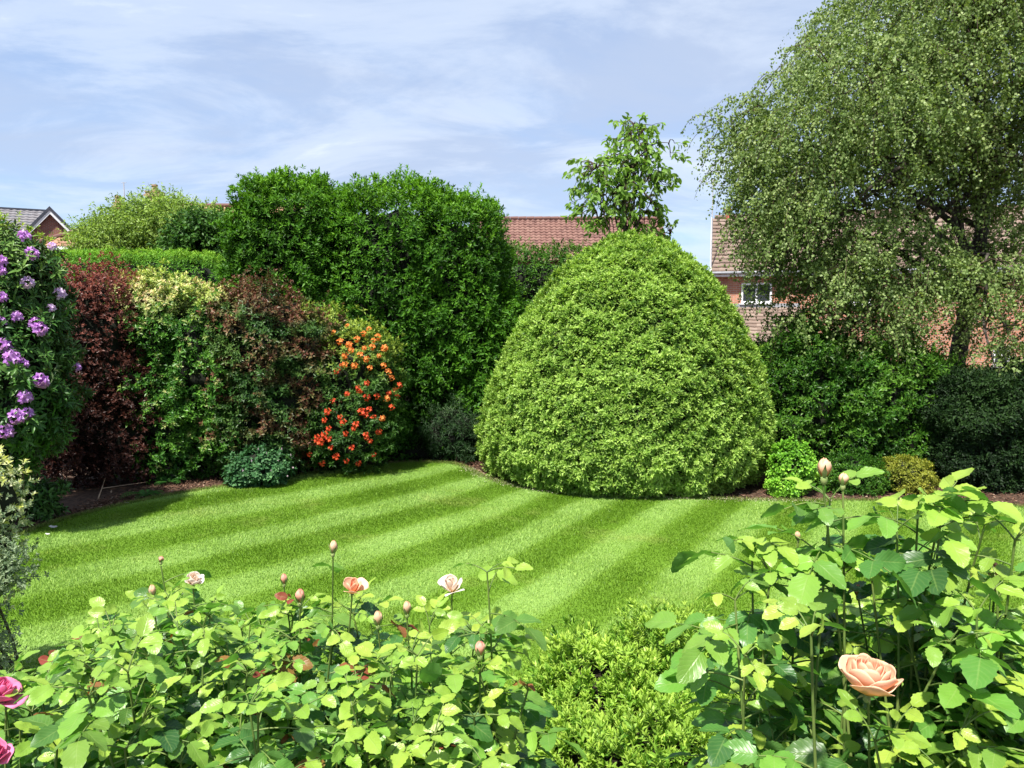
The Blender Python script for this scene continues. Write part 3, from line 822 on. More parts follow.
# big clipped evergreens (two lobes grown together)
shrub('clipped_evergreen', 'tall dark green clipped evergreen, left of the joined pair behind the flowering shrubs', 'tree',
      [blob_px(301, 334, 11.1, 52, 149, 1.25, 4.4)], M_ever, 26000, 6, 0.075, tmpl_fold(0.38), (15, 65), up=0.5, amp=0.075, nscale=0.45, seed=21,
      depth=0.25, core=0.84, age_fn=young_top(0.9, 0.7), out_shoots=0.12, gap=-1.15, group='clipped evergreens behind the flowering shrubs')
shrub('clipped_evergreen', 'broad dark green clipped evergreen, right of the joined pair beside the domed shrub', 'tree',
      [blob_px(402, 336, 11.2, 64, 147, 1.35, 4.2), blob_px(454, 348, 11.1, 54, 146, 1.25, 4.0), blob_px(482, 385, 10.9, 42, 110, 1.0, 3.0)], M_ever, 34000, 6, 0.075, tmpl_fold(0.38), (15, 65), up=0.5, amp=0.08, nscale=0.5, seed=22,
      depth=0.25, core=0.84, age_fn=young_top(0.9, 0.7), out_shoots=0.12, gap=-1.15, group='clipped evergreens behind the flowering shrubs')
# clipped bright hedge behind at left
a = P(128, 330, 13.8)
shrub('clipped_hedge', 'long flat topped bright green hedge in front of the pale tree at left', 'hedge',
      [((a[0] - 0.2, 13.9, 1.55), (2.15, 0.55, P(0, 250, 13.6)[2] - 1.55), 9)], M_hedge, 22000, 5, 0.06, tmpl_fold(0.3), (20, 70), up=0.5, amp=0.03,
      nscale=0.35, seed=23, depth=0.15, core=0.9, age_fn=young_top(1.0, 0.8))
a = P(545, 330, 13.2)
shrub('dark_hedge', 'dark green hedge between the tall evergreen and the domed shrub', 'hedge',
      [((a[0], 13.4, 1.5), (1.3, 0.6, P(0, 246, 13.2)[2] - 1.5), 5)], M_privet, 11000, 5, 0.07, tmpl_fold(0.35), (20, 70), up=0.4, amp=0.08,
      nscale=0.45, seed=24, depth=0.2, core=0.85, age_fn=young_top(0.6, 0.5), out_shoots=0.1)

def twig_tree(name, label, base, trunk_top, trunk_r, blobs, mat, nb, leaves_per, Llen, tm, seed, bark, cat='tree', droopy=0.0, twlen=0.5, limb_n=9, tmat=None, group=None, leafj=0.5, lo=0.35, limb_r=None, extra=None, gapscale=1.0, gapth=-0.95):
    """open tree: trunk, limbs to the blobs, twigs carrying leaves one by one"""
    g = np.random.default_rng(seed)
    root = thing(name, label, cat, base, group)
    base = np.array(base, float); tt_ = np.array(trunk_top, float)
    tr = curve_pts(base, tt_, 10, 0, 0.02)
    v, f = tube_arrays([(tr, np.linspace(trunk_r, trunk_r * 0.45, 10))], 10); np_mesh('trunk', v, f, bark, root, smooth=True)
    vol = np.array([r[0] * r[1] * r[2] for c, r, e in blobs]) ** 0.8; vol /= vol.sum()
    limbs = []
    anchors = []
    for i in range(limb_n):
        b = blobs[i % len(blobs)] if i < len(blobs) else blobs[g.choice(len(blobs), p=vol)]
        u = norm(g.normal(size=3)) * g.uniform(0.2, 0.8)
        e = np.array(b[0]) + u * np.array(b[1])
        s = tr[min(9, int(g.uniform(0.45, 1.0) * 9))]
        c = curve_pts(s, e, 9, g.uniform(0.0, 0.25) * np.linalg.norm(e - s), 0.05)
        r0 = (limb_r or trunk_r * 0.45) * g.uniform(0.5, 1)
        limbs.append((c, np.linspace(r0, r0 * 0.25, 9)))
        anchors.append(c[2:])
    v, f = tube_arrays(limbs, 6); np_mesh('limb', v, f, bark, root, smooth=True)
    anchors = np.concatenate(anchors)
    # twigs
    ci = g.choice(len(blobs), nb, p=vol)
    cc = np.array([b[0] for b in blobs])[ci]; rr = np.array([b[1] for b in blobs])[ci]
    u = norm(g.normal(size=(nb, 3))) * (g.uniform(lo ** 3, 1, (nb, 1)) ** (1 / 3))
    s = cc + u * rr
    if extra is not None: s = np.concatenate([s, extra]); u = np.concatenate([u, norm(g.normal(size=(len(extra), 3)))]); nb = len(s)
    nz = Noise(gapscale, seed + 4)(s * [1, 0.35, 1])
    kp = nz > gapth
    s, u = s[kp], u[kp]; nb = len(s)
    d0 = norm(u * [1, 1, 0.35] + g.normal(0, 0.4, (nb, 3)) + [0, 0, 0.25 - droopy * 0.3])
    ln = twlen * g.uniform(0.5, 1.3, nb)
    t = np.linspace(0, 1, 6)[None, :, None]
    path = s[:, None, :] + d0[:, None, :] * ln[:, None, None] * t * (1 - 0.5 * droopy * t) + np.array([0, 0, -1.0]) * ln[:, None, None] * droopy * t ** 1.8
    tw = []
    sel = g.permutation(nb)[:min(nb, 2600)]
    for i in sel: tw.append((path[i], np.linspace(0.0055, 0.0018, 6)))
    # connectors from limb to twig
    for i in sel[:420]:
        dist = np.linalg.norm(anchors - s[i], axis=1); j = int(np.argmin(dist))
        if dist[j] < 2.0: tw.append((curve_pts(anchors[j], s[i], 6, 0.05, 0.04), np.linspace(0.012, 0.0055, 6)))
    v, f = tube_arrays(tw, 3); np_mesh('twigs', v, f, tmat or M_twig, root)
    k = leaves_per
    tl = g.uniform(0.05, 1.0, (nb, k))
    idx = tl * 5; i0 = np.minimum(idx.astype(int), 4); fr = (idx - i0)[..., None]
    ar = np.arange(nb)[:, None]
    pp = path[ar, i0] * (1 - fr) + path[ar, i0 + 1] * fr
    dr = path[ar, i0 + 1] - path[ar, i0]
    dr = norm(dr)
    dl = norm(dr * 0.35 + g.normal(0, leafj, (nb, k, 3)) + np.array([0, 0, -0.35 - droopy * 0.45]))
    ml = g.normal(0, 0.75, (nb, k, 3)) + np.array([-0.1, -0.35, 0.55])
    pp = pp + g.normal(0, 0.018, pp.shape)
    tint = np.clip(g.uniform(0, 1, (nb, 1)) * 0.5 + g.uniform(0, 0.5, (nb, k)), 0, 1)
    v, f, at = instance(tm, pp.reshape(-1, 3), dl.reshape(-1, 3), ml.reshape(-1, 3), Llen * g.uniform(0.6, 1.2, nb * k), tint.ravel(), np.zeros(nb * k))
    np_mesh('crown', v, f, mat, root, at)
    return root

# pale trees behind the hedge at left
twig_tree('pale_tree', 'pale green feathery rounded tree behind the flat topped hedge', (P(150, 0, 19)[0], 19, 0), P(150, 262, 19), 0.12,
          [blob_px(146, 250, 19, 50, 34, 1.5), blob_px(165, 232, 19, 48, 32, 1.4), blob_px(108, 256, 19, 28, 34, 1.1), blob_px(205, 250, 18.8, 24, 40, 1.0), blob_px(185, 240, 19.2, 40, 34, 1.2)],
          M_pale, 6800, 14, 0.085, tmpl_diamond(0.4), 31, M_bark, twlen=0.42, limb_n=16, leafj=0.7)
twig_tree('small_dark_tree', 'small darker green leafy tree at the right end of the flat topped hedge', (P(205, 0, 17)[0], 17, 0), P(205, 262, 17), 0.08,
          [blob_px(203, 243, 17, 25, 26, 0.7), blob_px(190, 255, 17, 20, 20, 0.6)], M_midg, 1500, 14, 0.11, tmpl_fold(0.5), 32, M_bark, twlen=0.3, limb_n=10)
M_lime0 = leaf_mat('yellow_green_leaf', [(0, (0.12, 0.22, 0.02)), (0.5, (0.26, 0.38, 0.04)), (1, (0.42, 0.50, 0.07))], rough=0.45, trans=0.35)
# yellow green shrub behind the rhododendron
shrub('yellow_green_shrub', 'yellow green leafy shrub top behind the purple rhododendron', 'shrub',
      [blob_px(-4, 292, 9.0, 42, 74, 0.6, 2.2)], M_lime0, 3600, 6, 0.06, tmpl_fold(0.4), (20, 70), up=0.6, amp=0.10, nscale=0.4, seed=33, depth=0.2,
      core=0.8, out_shoots=0.15)

# ---------------------------------------------------------------- domed shrub
DC = np.array([P(626, 0, 9.25)[0], 9.25, 0.0])
prof = np.array([(0.03, 1.60), (0.10, 1.68), (0.28, 1.80), (0.6, 1.81), (0.9, 1.76), (1.25, 1.66), (1.6, 1.51), (2.0, 1.30), (2.3, 1.09), (2.55, 0.86), (2.75, 0.60), (2.88, 0.36), (2.95, 0.12), (2.96, 0.0)])
dl_ = np.concatenate([[0], np.cumsum(np.hypot(np.diff(prof[:, 0]), np.diff(prof[:, 1])))])
ss = np.linspace(0, dl_[-1], 400); pz = np.interp(ss, dl_, prof[:, 0]); pr = np.interp(ss, dl_, prof[:, 1])
def sm(x, w=25):
    k = np.ones(w) / w; return np.convolve(np.pad(x, (w // 2, w // 2), mode='edge'), k, 'valid')
pz, pr = sm(pz), sm(pr)
nzv, nrv = -np.gradient(pr), np.gradient(pz)
nd_ = 52000
cdf = np.cumsum(pr); cdf /= cdf[-1]
ii = np.searchsorted(cdf, rng.uniform(0, 1, nd_))
ph = rng.uniform(0, 2 * math.pi, nd_)
dirs = np.stack([np.cos(ph), np.sin(ph)], -1)
nl = np.hypot(nzv[ii], nrv[ii])
nr = np.concatenate([dirs * (nrv[ii] / nl)[:, None], (nzv[ii] / nl)[:, None]], -1)
dp = np.concatenate([dirs * pr[ii][:, None], pz[ii][:, None]], -1) + DC + [0, 0, 0]
dp[:, :2] = DC[:2] + (dp[:, :2] - DC[:2]) * (1 - 0.016 * dp[:, 2:3])
dp[:, 0] += dp[:, 2] * 0.045          # leans a little to the right
vis = ((nr * norm(np.array([0, 0, CAM_H]) - dp)).sum(-1) > -0.3) | (rng.uniform(size=nd_) < 0.25)
dp, nr = dp[vis], nr[vis]
n1, n2, n3 = Noise(0.42, 5), Noise(0.16, 6), Noise(1.2, 7)
h = n1(dp) * 0.024 + n2(dp) * 0.028
hole = n2(dp) * 0.5 + n1(dp) * 0.6 + rng.normal(0, 0.2, len(dp)) > -1.02 - 0.25 * (dp[:, 2] < 1.6)
dp, nr, h = dp[hole], nr[hole], h[hole]
q = dp + nr * (h - rng.uniform(0, 1, len(dp)) ** 1.8 * 0.16 + (rng.uniform(size=len(dp)) < 0.02) * rng.uniform(0.02, 0.07, len(dp)))[:, None]
q[:, 2] = np.maximum(q[:, 2], 0.03)
dome = thing('domed_shrub', 'large bright green evergreen shrub clipped into a dome at the lawn edge', 'shrub', DC)
age = (rng.uniform(size=len(q)) < 0.55) * np.clip(rng.uniform(0.1, 0.9, len(q)) + 0.15 * nr[:, 2], 0, 1)
sd = norm(nr + np.array([0, 0, 0.35]) + rng.normal(0, 0.25, nr.shape))
v, f, at = rosettes(q, sd, tmpl_fold(0.42, 0.08, -0.1), 8, 0.056, (15, 80), 0.5, 0.15, 0.16, age, np.clip(0.5 + 0.24 * n3(dp) + 0.12 * n1(dp) + rng.normal(0, .16, len(q)), 0, 1), 77)
np_mesh('foliage', v, f, M_dome, dome, at)
# solid inner hull, shade among the twigs put into its dark colour
k = 40; ph = np.arange(48) * 2 * math.pi / 48
idx = np.linspace(4, 398, k).astype(int)
cr, cz = np.maximum(pr[idx] - 0.16, 0.01), np.maximum(pz[idx] - 0.13 * (pz[idx] / 2.96) - 0.0, 0.02)
cv = np.stack([cr[:, None] * np.cos(ph), cr[:, None] * np.sin(ph), cz[:, None] * np.ones(48)], -1).reshape(-1, 3)
cv[:, 0] += cv[:, 2] * 0.045
i = np.arange(k - 1)[:, None] * 48; j = np.arange(48)[None]; j2 = (j + 1) % 48
np_mesh('shade_core', cv + DC, np.stack([i + j, i + j2, i + 48 + j2, i + 48 + j], -1).reshape(-1, 4), M_core, dome, smooth=True)
v, f = tube_arrays([(curve_pts(DC + [rng.normal(0, .1), rng.normal(0, .1), 0], DC + [rng.normal(0, .35), rng.normal(0, .35), 1.5], 7, 0, .04), np.linspace(.05, .015, 7)) for _ in range(8)], 6)
np_mesh('stem', v, f, M_bark, dome, smooth=True)

# sapling behind the dome
M_sap = leaf_mat('sapling_leaf', [(0, (0.12, 0.23, 0.035)), (0.5, (0.19, 0.34, 0.06)), (1, (0.30, 0.46, 0.10))], rough=0.45, trans=0.5)
twig_tree('young_tree', 'young tree with loose drooping leaves rising behind the domed shrub', (P(622, 0, 12)[0], 12, 0), P(628, 150, 12), 0.055,
          [blob_px(634, 140, 12, 24, 20, 0.35), blob_px(652, 160, 12, 20, 24, 0.35), blob_px(610, 175, 12, 30, 22, 0.4), blob_px(640, 185, 12, 32, 30, 0.45), blob_px(603, 205, 12, 26, 24, 0.4),
           blob_px(632, 222, 12, 36, 24, 0.45), blob_px(672, 232, 12, 12, 10, 0.25), blob_px(590, 170, 12, 14, 12, 0.3), blob_px(637, 128, 12, 12, 12, 0.25), blob_px(668, 140, 12, 10, 8, 0.2)],
          M_sap, 330, 8, 0.115, tmpl_oval_q(0.42), 34, M_bark, droopy=0.35, twlen=0.28, limb_n=26, leafj=0.4, lo=0.1, limb_r=0.02)

# ---------------------------------------------------------------- birch
M_birch = leaf_mat('birch_leaf', [(0, (0.07, 0.125, 0.028)), (0.5, (0.17, 0.25, 0.07)), (0.85, (0.29, 0.37, 0.13)), (1, (0.42, 0.49, 0.22))], rough=0.5, trans=0.35, spec=0.3)
bb = [blob_px(810, 200, 9.7, 72, 60, 0.9), blob_px(850, 300, 9.4, 70, 50, 0.8), blob_px(790, 270, 9.6, 40, 60, 0.6), blob_px(930, 60, 10.2, 120, 110, 1.9), blob_px(850, 120, 9.8, 95, 85, 1.5), blob_px(1010, 90, 10, 110, 130, 1.9), blob_px(800, 150, 9.7, 60, 55, 1.0),
      blob_px(930, 10, 10.4, 75, 60, 1.3), blob_px(815, 235, 9.6, 48, 65, 0.9), blob_px(880, 265, 9.6, 60, 60, 0.9), blob_px(1015, 285, 9.4, 40, 60, 0.8), blob_px(915, 272, 9.3, 55, 26, 0.6), blob_px(1012, 370, 8.6, 24, 34, 0.35), blob_px(980, 280, 9.0, 36, 26, 0.5), blob_px(772, 285, 9.5, 18, 30, 0.3),
      blob_px(770, 215, 9.8, 24, 40, 0.6), blob_px(1060, 200, 9.6, 70, 150, 1.3), blob_px(850, 320, 9.5, 45, 36, 0.6), blob_px(900, 130, 9.2, 60, 45, 0.7),
      blob_px(735, 120, 10.0, 26, 22, 0.4), blob_px(745, 150, 10.0, 26, 36, 0.4), blob_px(1000, 330, 9.2, 30, 30, 0.5)]
twig_tree('weeping_birch', 'large weeping birch with small grey green leaves, at the right', (P(962, 0, 10)[0], 10.0, 0), P(985, 120, 10.0), 0.13,
          bb, M_birch, 14500, 27, 0.039, tmpl_diamond(0.78, 0.06), 35, M_birch_bark, droopy=0.62, twlen=0.5, limb_n=34, leafj=0.7, lo=0.5, limb_r=0.05, gapscale=1.2, gapth=-0.58)

# ---------------------------------------------------------------- right side hedges and shrubs
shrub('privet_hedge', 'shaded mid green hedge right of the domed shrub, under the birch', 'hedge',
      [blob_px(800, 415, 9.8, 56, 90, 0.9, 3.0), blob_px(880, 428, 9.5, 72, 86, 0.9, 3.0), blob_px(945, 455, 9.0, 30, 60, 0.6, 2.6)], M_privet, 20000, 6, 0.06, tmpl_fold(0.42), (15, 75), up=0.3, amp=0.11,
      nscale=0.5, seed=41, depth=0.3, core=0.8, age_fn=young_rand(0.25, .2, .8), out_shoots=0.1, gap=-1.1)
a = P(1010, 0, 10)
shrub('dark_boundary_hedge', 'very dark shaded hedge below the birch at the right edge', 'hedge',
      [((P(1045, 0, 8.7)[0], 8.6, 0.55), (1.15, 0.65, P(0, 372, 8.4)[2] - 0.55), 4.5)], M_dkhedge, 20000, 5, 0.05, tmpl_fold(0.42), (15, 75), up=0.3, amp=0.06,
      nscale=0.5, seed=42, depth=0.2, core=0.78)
M_lime = leaf_mat('lime_leaf', [(0, (0.09, 0.24, 0.018)), (0.5, (0.19, 0.42, 0.035)), (1, (0.34, 0.60, 0.07))], rough=0.45, trans=0.25, spec=0.3)
M_gold = leaf_mat('golden_leaf', [(0, (0.09, 0.12, 0.012)), (0.5, (0.20, 0.23, 0.03)), (1, (0.36, 0.36, 0.05))], rough=0.45, trans=0.25)
shrub('bright_green_shrub', 'small glossy bright green shrub at the foot of the domed shrub', 'shrub',
      [blob_px(792, 467, 8.0, 22, 27, 0.24, 2.3), blob_px(785, 488, 7.9, 16, 12, 0.2, 2.2)], M_lime, 1500, 6, 0.045, tmpl_oval_q(0.6), (15, 80), up=0.4, amp=0.035, nscale=0.25, seed=43, depth=0.1, core=0.75, back=.5)
shrub('golden_shrub', 'small rounded golden yellow green shrub in front of the dark hedge', 'shrub',
      [blob_px(906, 479, 8.15, 27, 22, 0.3, 2.4)], M_gold, 2200, 6, 0.030, tmpl_fold(0.5), (15, 80), up=0.3, amp=0.03, nscale=0.25, seed=44, depth=0.1, core=0.8, back=.5)
shrub('low_dark_shrub', 'low dark green rounded shrub between the bright green and golden shrubs', 'shrub',
      [blob_px(850, 480, 8.2, 38, 26, 0.35, 2.4)], M_privet, 2600, 6, 0.035, tmpl_fold(0.45), (15, 80), up=0.3, amp=0.04, nscale=0.25, seed=45, depth=0.1, core=0.8, back=.5)
shrub('feathery_shrub', 'dark shrub with drooping feathery silvery green sprays between evergreen and dome', 'shrub',
      [blob_px(452, 432, 9.9, 34, 34, 0.4, 2.3)], leaf_mat('feathery_leaf', [(0, (0.008, 0.026, 0.005)), (0.8, (0.018, 0.055, 0.012)), (1, (0.09, 0.15, 0.06))], trans=0.15), 1300, 9, 0.07, tmpl_fold(0.16), (40, 85), up=0.5, amp=0.09, nscale=0.3, seed=46, depth=0.2, core=0.6, stem=1.2, gap=-0.5, back=.5)

# ---------------------------------------------------------------- left flowering shrubs
M_rhodo = leaf_mat('rhododendron_leaf', [(0, (0.018, 0.06, 0.012)), (0.5, (0.045, 0.125, 0.022)), (1, (0.10, 0.20, 0.045))], young=(0.15, 0.25, 0.05), rough=0.35, trans=0.12, under=(0.09, 0.13, 0.06))
M_redleaf = leaf_mat('purple_leaf', [(0, (0.016, 0.009, 0.007)), (0.5, (0.042, 0.017, 0.013)), (1, (0.085, 0.032, 0.022))], young=[(0, (0.26, 0.07, 0.048)), (1, (0.46, 0.18, 0.13))], rough=0.4, trans=0.2, tcol=(1.5, 0.7, 0.6))
M_pieris = leaf_mat('pieris_leaf', [(0, (0.02, 0.08, 0.010)), (0.5, (0.055, 0.16, 0.018)), (1, (0.13, 0.28, 0.035))], young=[(0, (0.42, 0.56, 0.10)), (0.5, (0.66, 0.64, 0.24)), (1, (0.78, 0.50, 0.36))], rough=0.35, trans=0.2)
M_mixred = leaf_mat('bronze_green_leaf', [(0, (0.018, 0.055, 0.012)), (0.5, (0.04, 0.10, 0.02)), (1, (0.08, 0.15, 0.03))], young=[(0, (0.09, 0.028, 0.022)), (0.6, (0.19, 0.06, 0.045)), (1, (0.30, 0.13, 0.10))], rough=0.4, trans=0.2, tcol=(1.3, 1.0, 0.6))
M_azal = leaf_mat('azalea_leaf', [(0, (0.02, 0.06, 0.012)), (0.5, (0.045, 0.115, 0.02)), (1, (0.10, 0.2, 0.035))], young=(0.33, 0.42, 0.07), rough=0.4, trans=0.3)

rh_blobs = [blob_px(12, 322, 6.6, 46, 92, 0.50, 2.4), blob_px(-25, 400, 6.5, 62, 100, 0.55, 2.5), blob_px(18, 385, 6.4, 46, 75, 0.45, 2.3), blob_px(-40, 300, 6.7, 60, 90, 0.5, 2.3)]
rhodo = shrub('rhododendron', 'tall rhododendron with purple flower trusses at the left edge', 'shrub', rh_blobs,
              M_rhodo, 5600, 8, 0.095, tmpl_oval_q(0.27), (35, 88), up=0.4, amp=0.06, nscale=0.35, seed=51, depth=0.25, core=0.76,
              age_fn=lambda q, nr, g: (q[:, 2] > 2.15) * (g.uniform(size=len(q)) < 0.4) * 0.8, droop=0.12)
shrub('purple_leaved_shrub', 'dark purple red leaved shrub between the rhododendron and the cream topped shrub', 'shrub',
      [blob_px(95, 348, 8.6, 48, 82, 0.6, 2.6), blob_px(72, 405, 8.4, 44, 85, 0.55, 2.6), blob_px(118, 420, 8.6, 46, 68, 0.5, 2.6)],
      M_redleaf, 13000, 7, 0.042, tmpl_fold(0.5), (20, 75), up=0.6, amp=0.09, nscale=0.32, seed=52, depth=0.25, core=0.78,
      age_fn=lambda q, nr, g: np.clip((q[:, 2] - 1.5) / 0.8 + g.normal(0, .25, len(q)), 0, 1) * 0.8, out_shoots=0.15, gap=-1.1)
shrub('cream_tipped_shrub', 'green leaved shrub with a cream and pink tinged top between the two purple leaved shrubs', 'shrub',
      [blob_px(165, 355, 9.0, 48, 80, 0.6, 2.8), blob_px(212, 366, 9.0, 46, 76, 0.6, 2.8), blob_px(165, 410, 8.9, 52, 72, 0.55, 2.8), blob_px(215, 415, 9.05, 46, 64, 0.55, 2.6)],
      M_pieris, 14000, 7, 0.058, tmpl_fold(0.42), (25, 85), up=0.35, amp=0.10, nscale=0.35, seed=53, depth=0.25, core=0.78,
      age_fn=lambda q, nr, g: np.clip((q[:, 2] - 1.9) / 0.25 + g.normal(0, .25, len(q)), 0, 1) * (g.uniform(size=len(q)) < .9) + (g.uniform(size=len(q)) < 0.10) * (q[:, 2] < 2.1) * 0.45, gap=-1.0, out_shoots=0.08)
shrub('bronze_leaved_shrub', 'mixed bronze red and green leaved shrub left of the orange azalea', 'shrub',
      [blob_px(262, 352, 9.0, 46, 68, 0.65, 2.7), blob_px(303, 372, 9.1, 46, 64, 0.62, 2.5), blob_px(272, 410, 9.0, 54, 62, 0.62, 2.6)],
      M_mixred, 13000, 7, 0.052, tmpl_fold(0.45), (20, 78), up=0.5, amp=0.10, nscale=0.36, seed=54, depth=0.25, core=0.78,
      age_fn=lambda q, nr, g: np.clip(Noise(0.55, 88)(q) * 1.3 + 0.25 + np.clip((q[:, 2] - 1.75) / 0.3, 0, 1) * 0.75, 0, 1), out_shoots=0.15, gap=-1.1)
az_blobs = [blob_px(352, 376, 9.25, 48, 50, 0.6, 2.5), blob_px(348, 420, 9.15, 52, 48, 0.6, 2.5), blob_px(322, 345, 9.3, 36, 36, 0.55, 2.4)]
azalea = shrub('orange_azalea', 'azalea covered in orange and red flowers beside the tall evergreen', 'shrub', az_blobs,
               M_azal, 6000, 7, 0.060, tmpl_fold(0.38), (25, 82), up=0.4, amp=0.09, nscale=0.33, seed=55, depth=0.22, core=0.75,
               age_fn=lambda q, nr, g: np.clip((q[:, 2] - 1.2) / 0.4 + g.normal(0, .25, len(q)), 0, 1) * (g.uniform(size=len(q)) < .75), gap=-1.1, out_shoots=0.08)
M_ger = leaf_mat('geranium_leaf', [(0, (0.022, 0.075, 0.024)), (0.5, (0.045, 0.13, 0.045)), (1, (0.10, 0.22, 0.08))], rough=0.5, trans=0.2)
ger = shrub('geranium_clump', 'low blue green clump with small pink flowers at the lawn edge', 'plant',
      [blob_px(262, 467, 8.35, 30, 20, 0.30, 2.3), blob_px(245, 475, 8.3, 20, 12, 0.22, 2.2)], M_ger, 1100, 6, 0.055, tmpl_fold(0.75), (35, 85), up=0.6, amp=0.035, nscale=0.2, seed=56, depth=0.1, core=0.75, back=.5)
shrub('young_rhododendron', 'small dark rhododendron seedling on the bed below the big rhododendron', 'shrub',
      [blob_px(40, 500, 6.9, 22, 24, 0.22, 2.2)], M_rhodo, 150, 8, 0.085, tmpl_oval_q(0.3), (35, 85), up=0.6, amp=0.04, nscale=0.2, seed=57, depth=0.15, core=0.5, back=1)
# left shade plants along the bed
shrub('ivy_cover', 'dark green low ground cover in the deep shade under the azalea and evergreen', 'ground cover',
      [((P(430, 0, 9.9)[0], 10.1, 0.05), (1.2, 0.25, 0.35), 2.2)], M_privet, 2200, 5, 0.05, tmpl_fold(0.6), (20, 80), up=0.6, amp=0.06, nscale=0.3, seed=58, depth=0.08, core=0.8, stems=False)

# floret clusters
def floret_mesh(nfl, R_, plen, seed, hemi=True):
    """cluster of five petalled florets"""
    g = np.random.default_rng(seed)
    pos = []; d = []; m = []; tint = []
    for i in range(nfl):
        z = 1 - (i + 0.5) / nfl * (1.1 if hemi else 1.8); a = i * 2.399
        r = math.sqrt(max(0, 1 - z * z)); axis = np.array([r * math.cos(a), r * math.sin(a), z]) + g.normal(0, .15, 3)
        axis = norm(axis); c = axis * R_
        u = norm(np.cross(axis, [0.3, 0.5, 0.8])); w = np.cross(axis, u)
        for k in range(5):
            b = k * 2 * math.pi / 5 + g.normal(0, .12)
            rad = u * math.cos(b) + w * math.sin(b)
            pos.append(c); d.append(rad * g.uniform(.7, 1.2) + axis * g.uniform(0.3, 0.9) + g.normal(0, .15, 3)); m.append(axis - rad * 0.4); tint.append(g.uniform(0, 1))
    return instance(tmpl_oval_q(0.55, 0.06, -0.2), np.array(pos), np.array(d), np.array(m), plen, np.array(tint))
def petal_mat(name, stops, trans=0.35, tcol=(1.2, 1.0, 1.0)):
    return leaf_mat(name, stops, rough=0.55, trans=trans, spec=0.25, tcol=tcol)
def place_clusters(root, name, mesh_defs, mats, spots, seed):
    g = np.random.default_rng(seed)
    off = np.array(parent_world(root))
    meshes = []
    for (v, f, at) in mesh_defs:
        for mt in mats:
            o = np_mesh(name, v, f, mt, None, at); meshes.append(o)
    protos = [o.data for o in meshes]
    for o in meshes: bpy.data.objects.remove(o)
    for i, (pt, nrm_, sc, mi) in enumerate(spots):
        k = g.integers(0, len(mesh_defs)) * len(mats) + mi
        o = bpy.data.objects.new(name, protos[k]); link(o, root)
        o.location = tuple(np.array(pt) - off)
        q = Vector(nrm_).to_track_quat('Z', 'Y'); o.rotation_mode = 'QUATERNION'; o.rotation_quaternion = q
        o.scale = (sc, sc, sc)
def surface_hit(blobs, px, py, out=0.03):
    """front surface point of the union of blobs under a pixel"""
    o = np.array([0, 0, CAM_H]); a = P(px, py, 1.0) - o
    best = None
    for Yt in np.linspace(4, 13, 1200):
        p = o + a * Yt
        for c, r, e in blobs:
            if (np.abs((p - np.array(c)) / np.array(r)) ** e).sum() <= 1:
                n_ = norm(np.sign(p - np.array(c)) * np.abs((p - np.array(c)) / np.array(r)) ** (e - 1) / np.array(r))
                return p + n_ * out, n_
    return None
pm1 = petal_mat('purple_petal', [(0, (0.42, 0.16, 0.55)), (0.6, (0.56, 0.28, 0.68)), (1, (0.72, 0.45, 0.80))])
pm2 = petal_mat('pale_lilac_petal', [(0, (0.55, 0.36, 0.66)), (1, (0.80, 0.65, 0.85))])
spots = []
for px, py, sc, mi in [(21, 241, 1, 0), (26, 257, 1.1, 0), (3, 264, 1, 0), (2, 274, .8, 0), (25, 285, 1.0, 1), (54, 292, 1.0, 1), (16, 318, .9, 0), (4, 326, 1, 0), (34, 326, 1.1, 0),
                       (52, 247, .7, 1), (36, 334, 1.1, 0), (4, 347, 1.2, 0), (12, 360, 1.3, 0), (22, 365, .8, 0), (35, 378, 1.2, 0), (40, 383, .9, 0), (24, 397, 1.1, 0), (71, 367, .75, 0), (7, 428, 1.2, 0),
                       (18, 415, 1.25, 0), (25, 413, 1, 0), (0, 300, .9, 0), (47, 310, .7, 1), (-12, 380, 1.1, 0), (-10, 250, 1, 0), (-20, 300, 1, 0), (-25, 340, 1, 0), (-18, 420, 1, 0)]:
    hitp = surface_hit(rh_blobs, px, py, 0.05)
    if hitp is None: hitp = (P(px, py, 6.3), np.array([0.3, -0.8, 0.4]))
    p, n_ = hitp
    spots.append((p + rng.normal(0, .01, 3), norm(n_ + [0, -0.2, 0.25]), sc, mi))
spots = [(a_1, b_1, c_1 * 0.74, d_1) for a_1, b_1, c_1, d_1 in spots]
place_clusters(rhodo, 'flower_truss', [floret_mesh(8, 0.042, 0.052, 1), floret_mesh(10, 0.045, 0.048, 2)], [pm1, pm2], spots, 3)
om1 = petal_mat('orange_petal', [(0, (0.75, 0.17, 0.03)), (0.6, (0.85, 0.27, 0.06)), (1, (0.90, 0.42, 0.12))])
om2 = petal_mat('red_orange_petal', [(0, (0.55, 0.045, 0.02)), (0.6, (0.70, 0.09, 0.03)), (1, (0.80, 0.17, 0.05))])
spots = []
orange = [(357, 342), (364, 350), (352, 352), (371, 349), (377, 357), (341, 344), (366, 360), (385, 372), (388, 378), (346, 357), (372, 343), (384, 400), (391, 390), (380, 418), (355, 366), (363, 337), (348, 330), (335, 336), (381, 366), (360, 356), (350, 347), (376, 340), (368, 333), (382, 350), (346, 365), (369, 368)]
red = [(338, 371), (343, 366), (366, 383), (360, 393), (358, 387), (386, 392), (366, 399), (368, 410), (365, 415), (372, 418), (341, 417), (344, 422), (329, 412), (356, 424), (354, 428), (319, 436), (323, 441), (330, 438), (326, 434),
       (332, 446), (369, 440), (365, 434), (377, 431), (346, 433), (337, 454), (347, 458), (395, 385), (366, 437), (320, 440), (330, 428), (375, 398), (361, 412), (312, 452), (324, 460), (352, 446), (372, 452), (358, 460), (388, 408), (393, 398), (334, 402), (348, 396), (326, 420)]
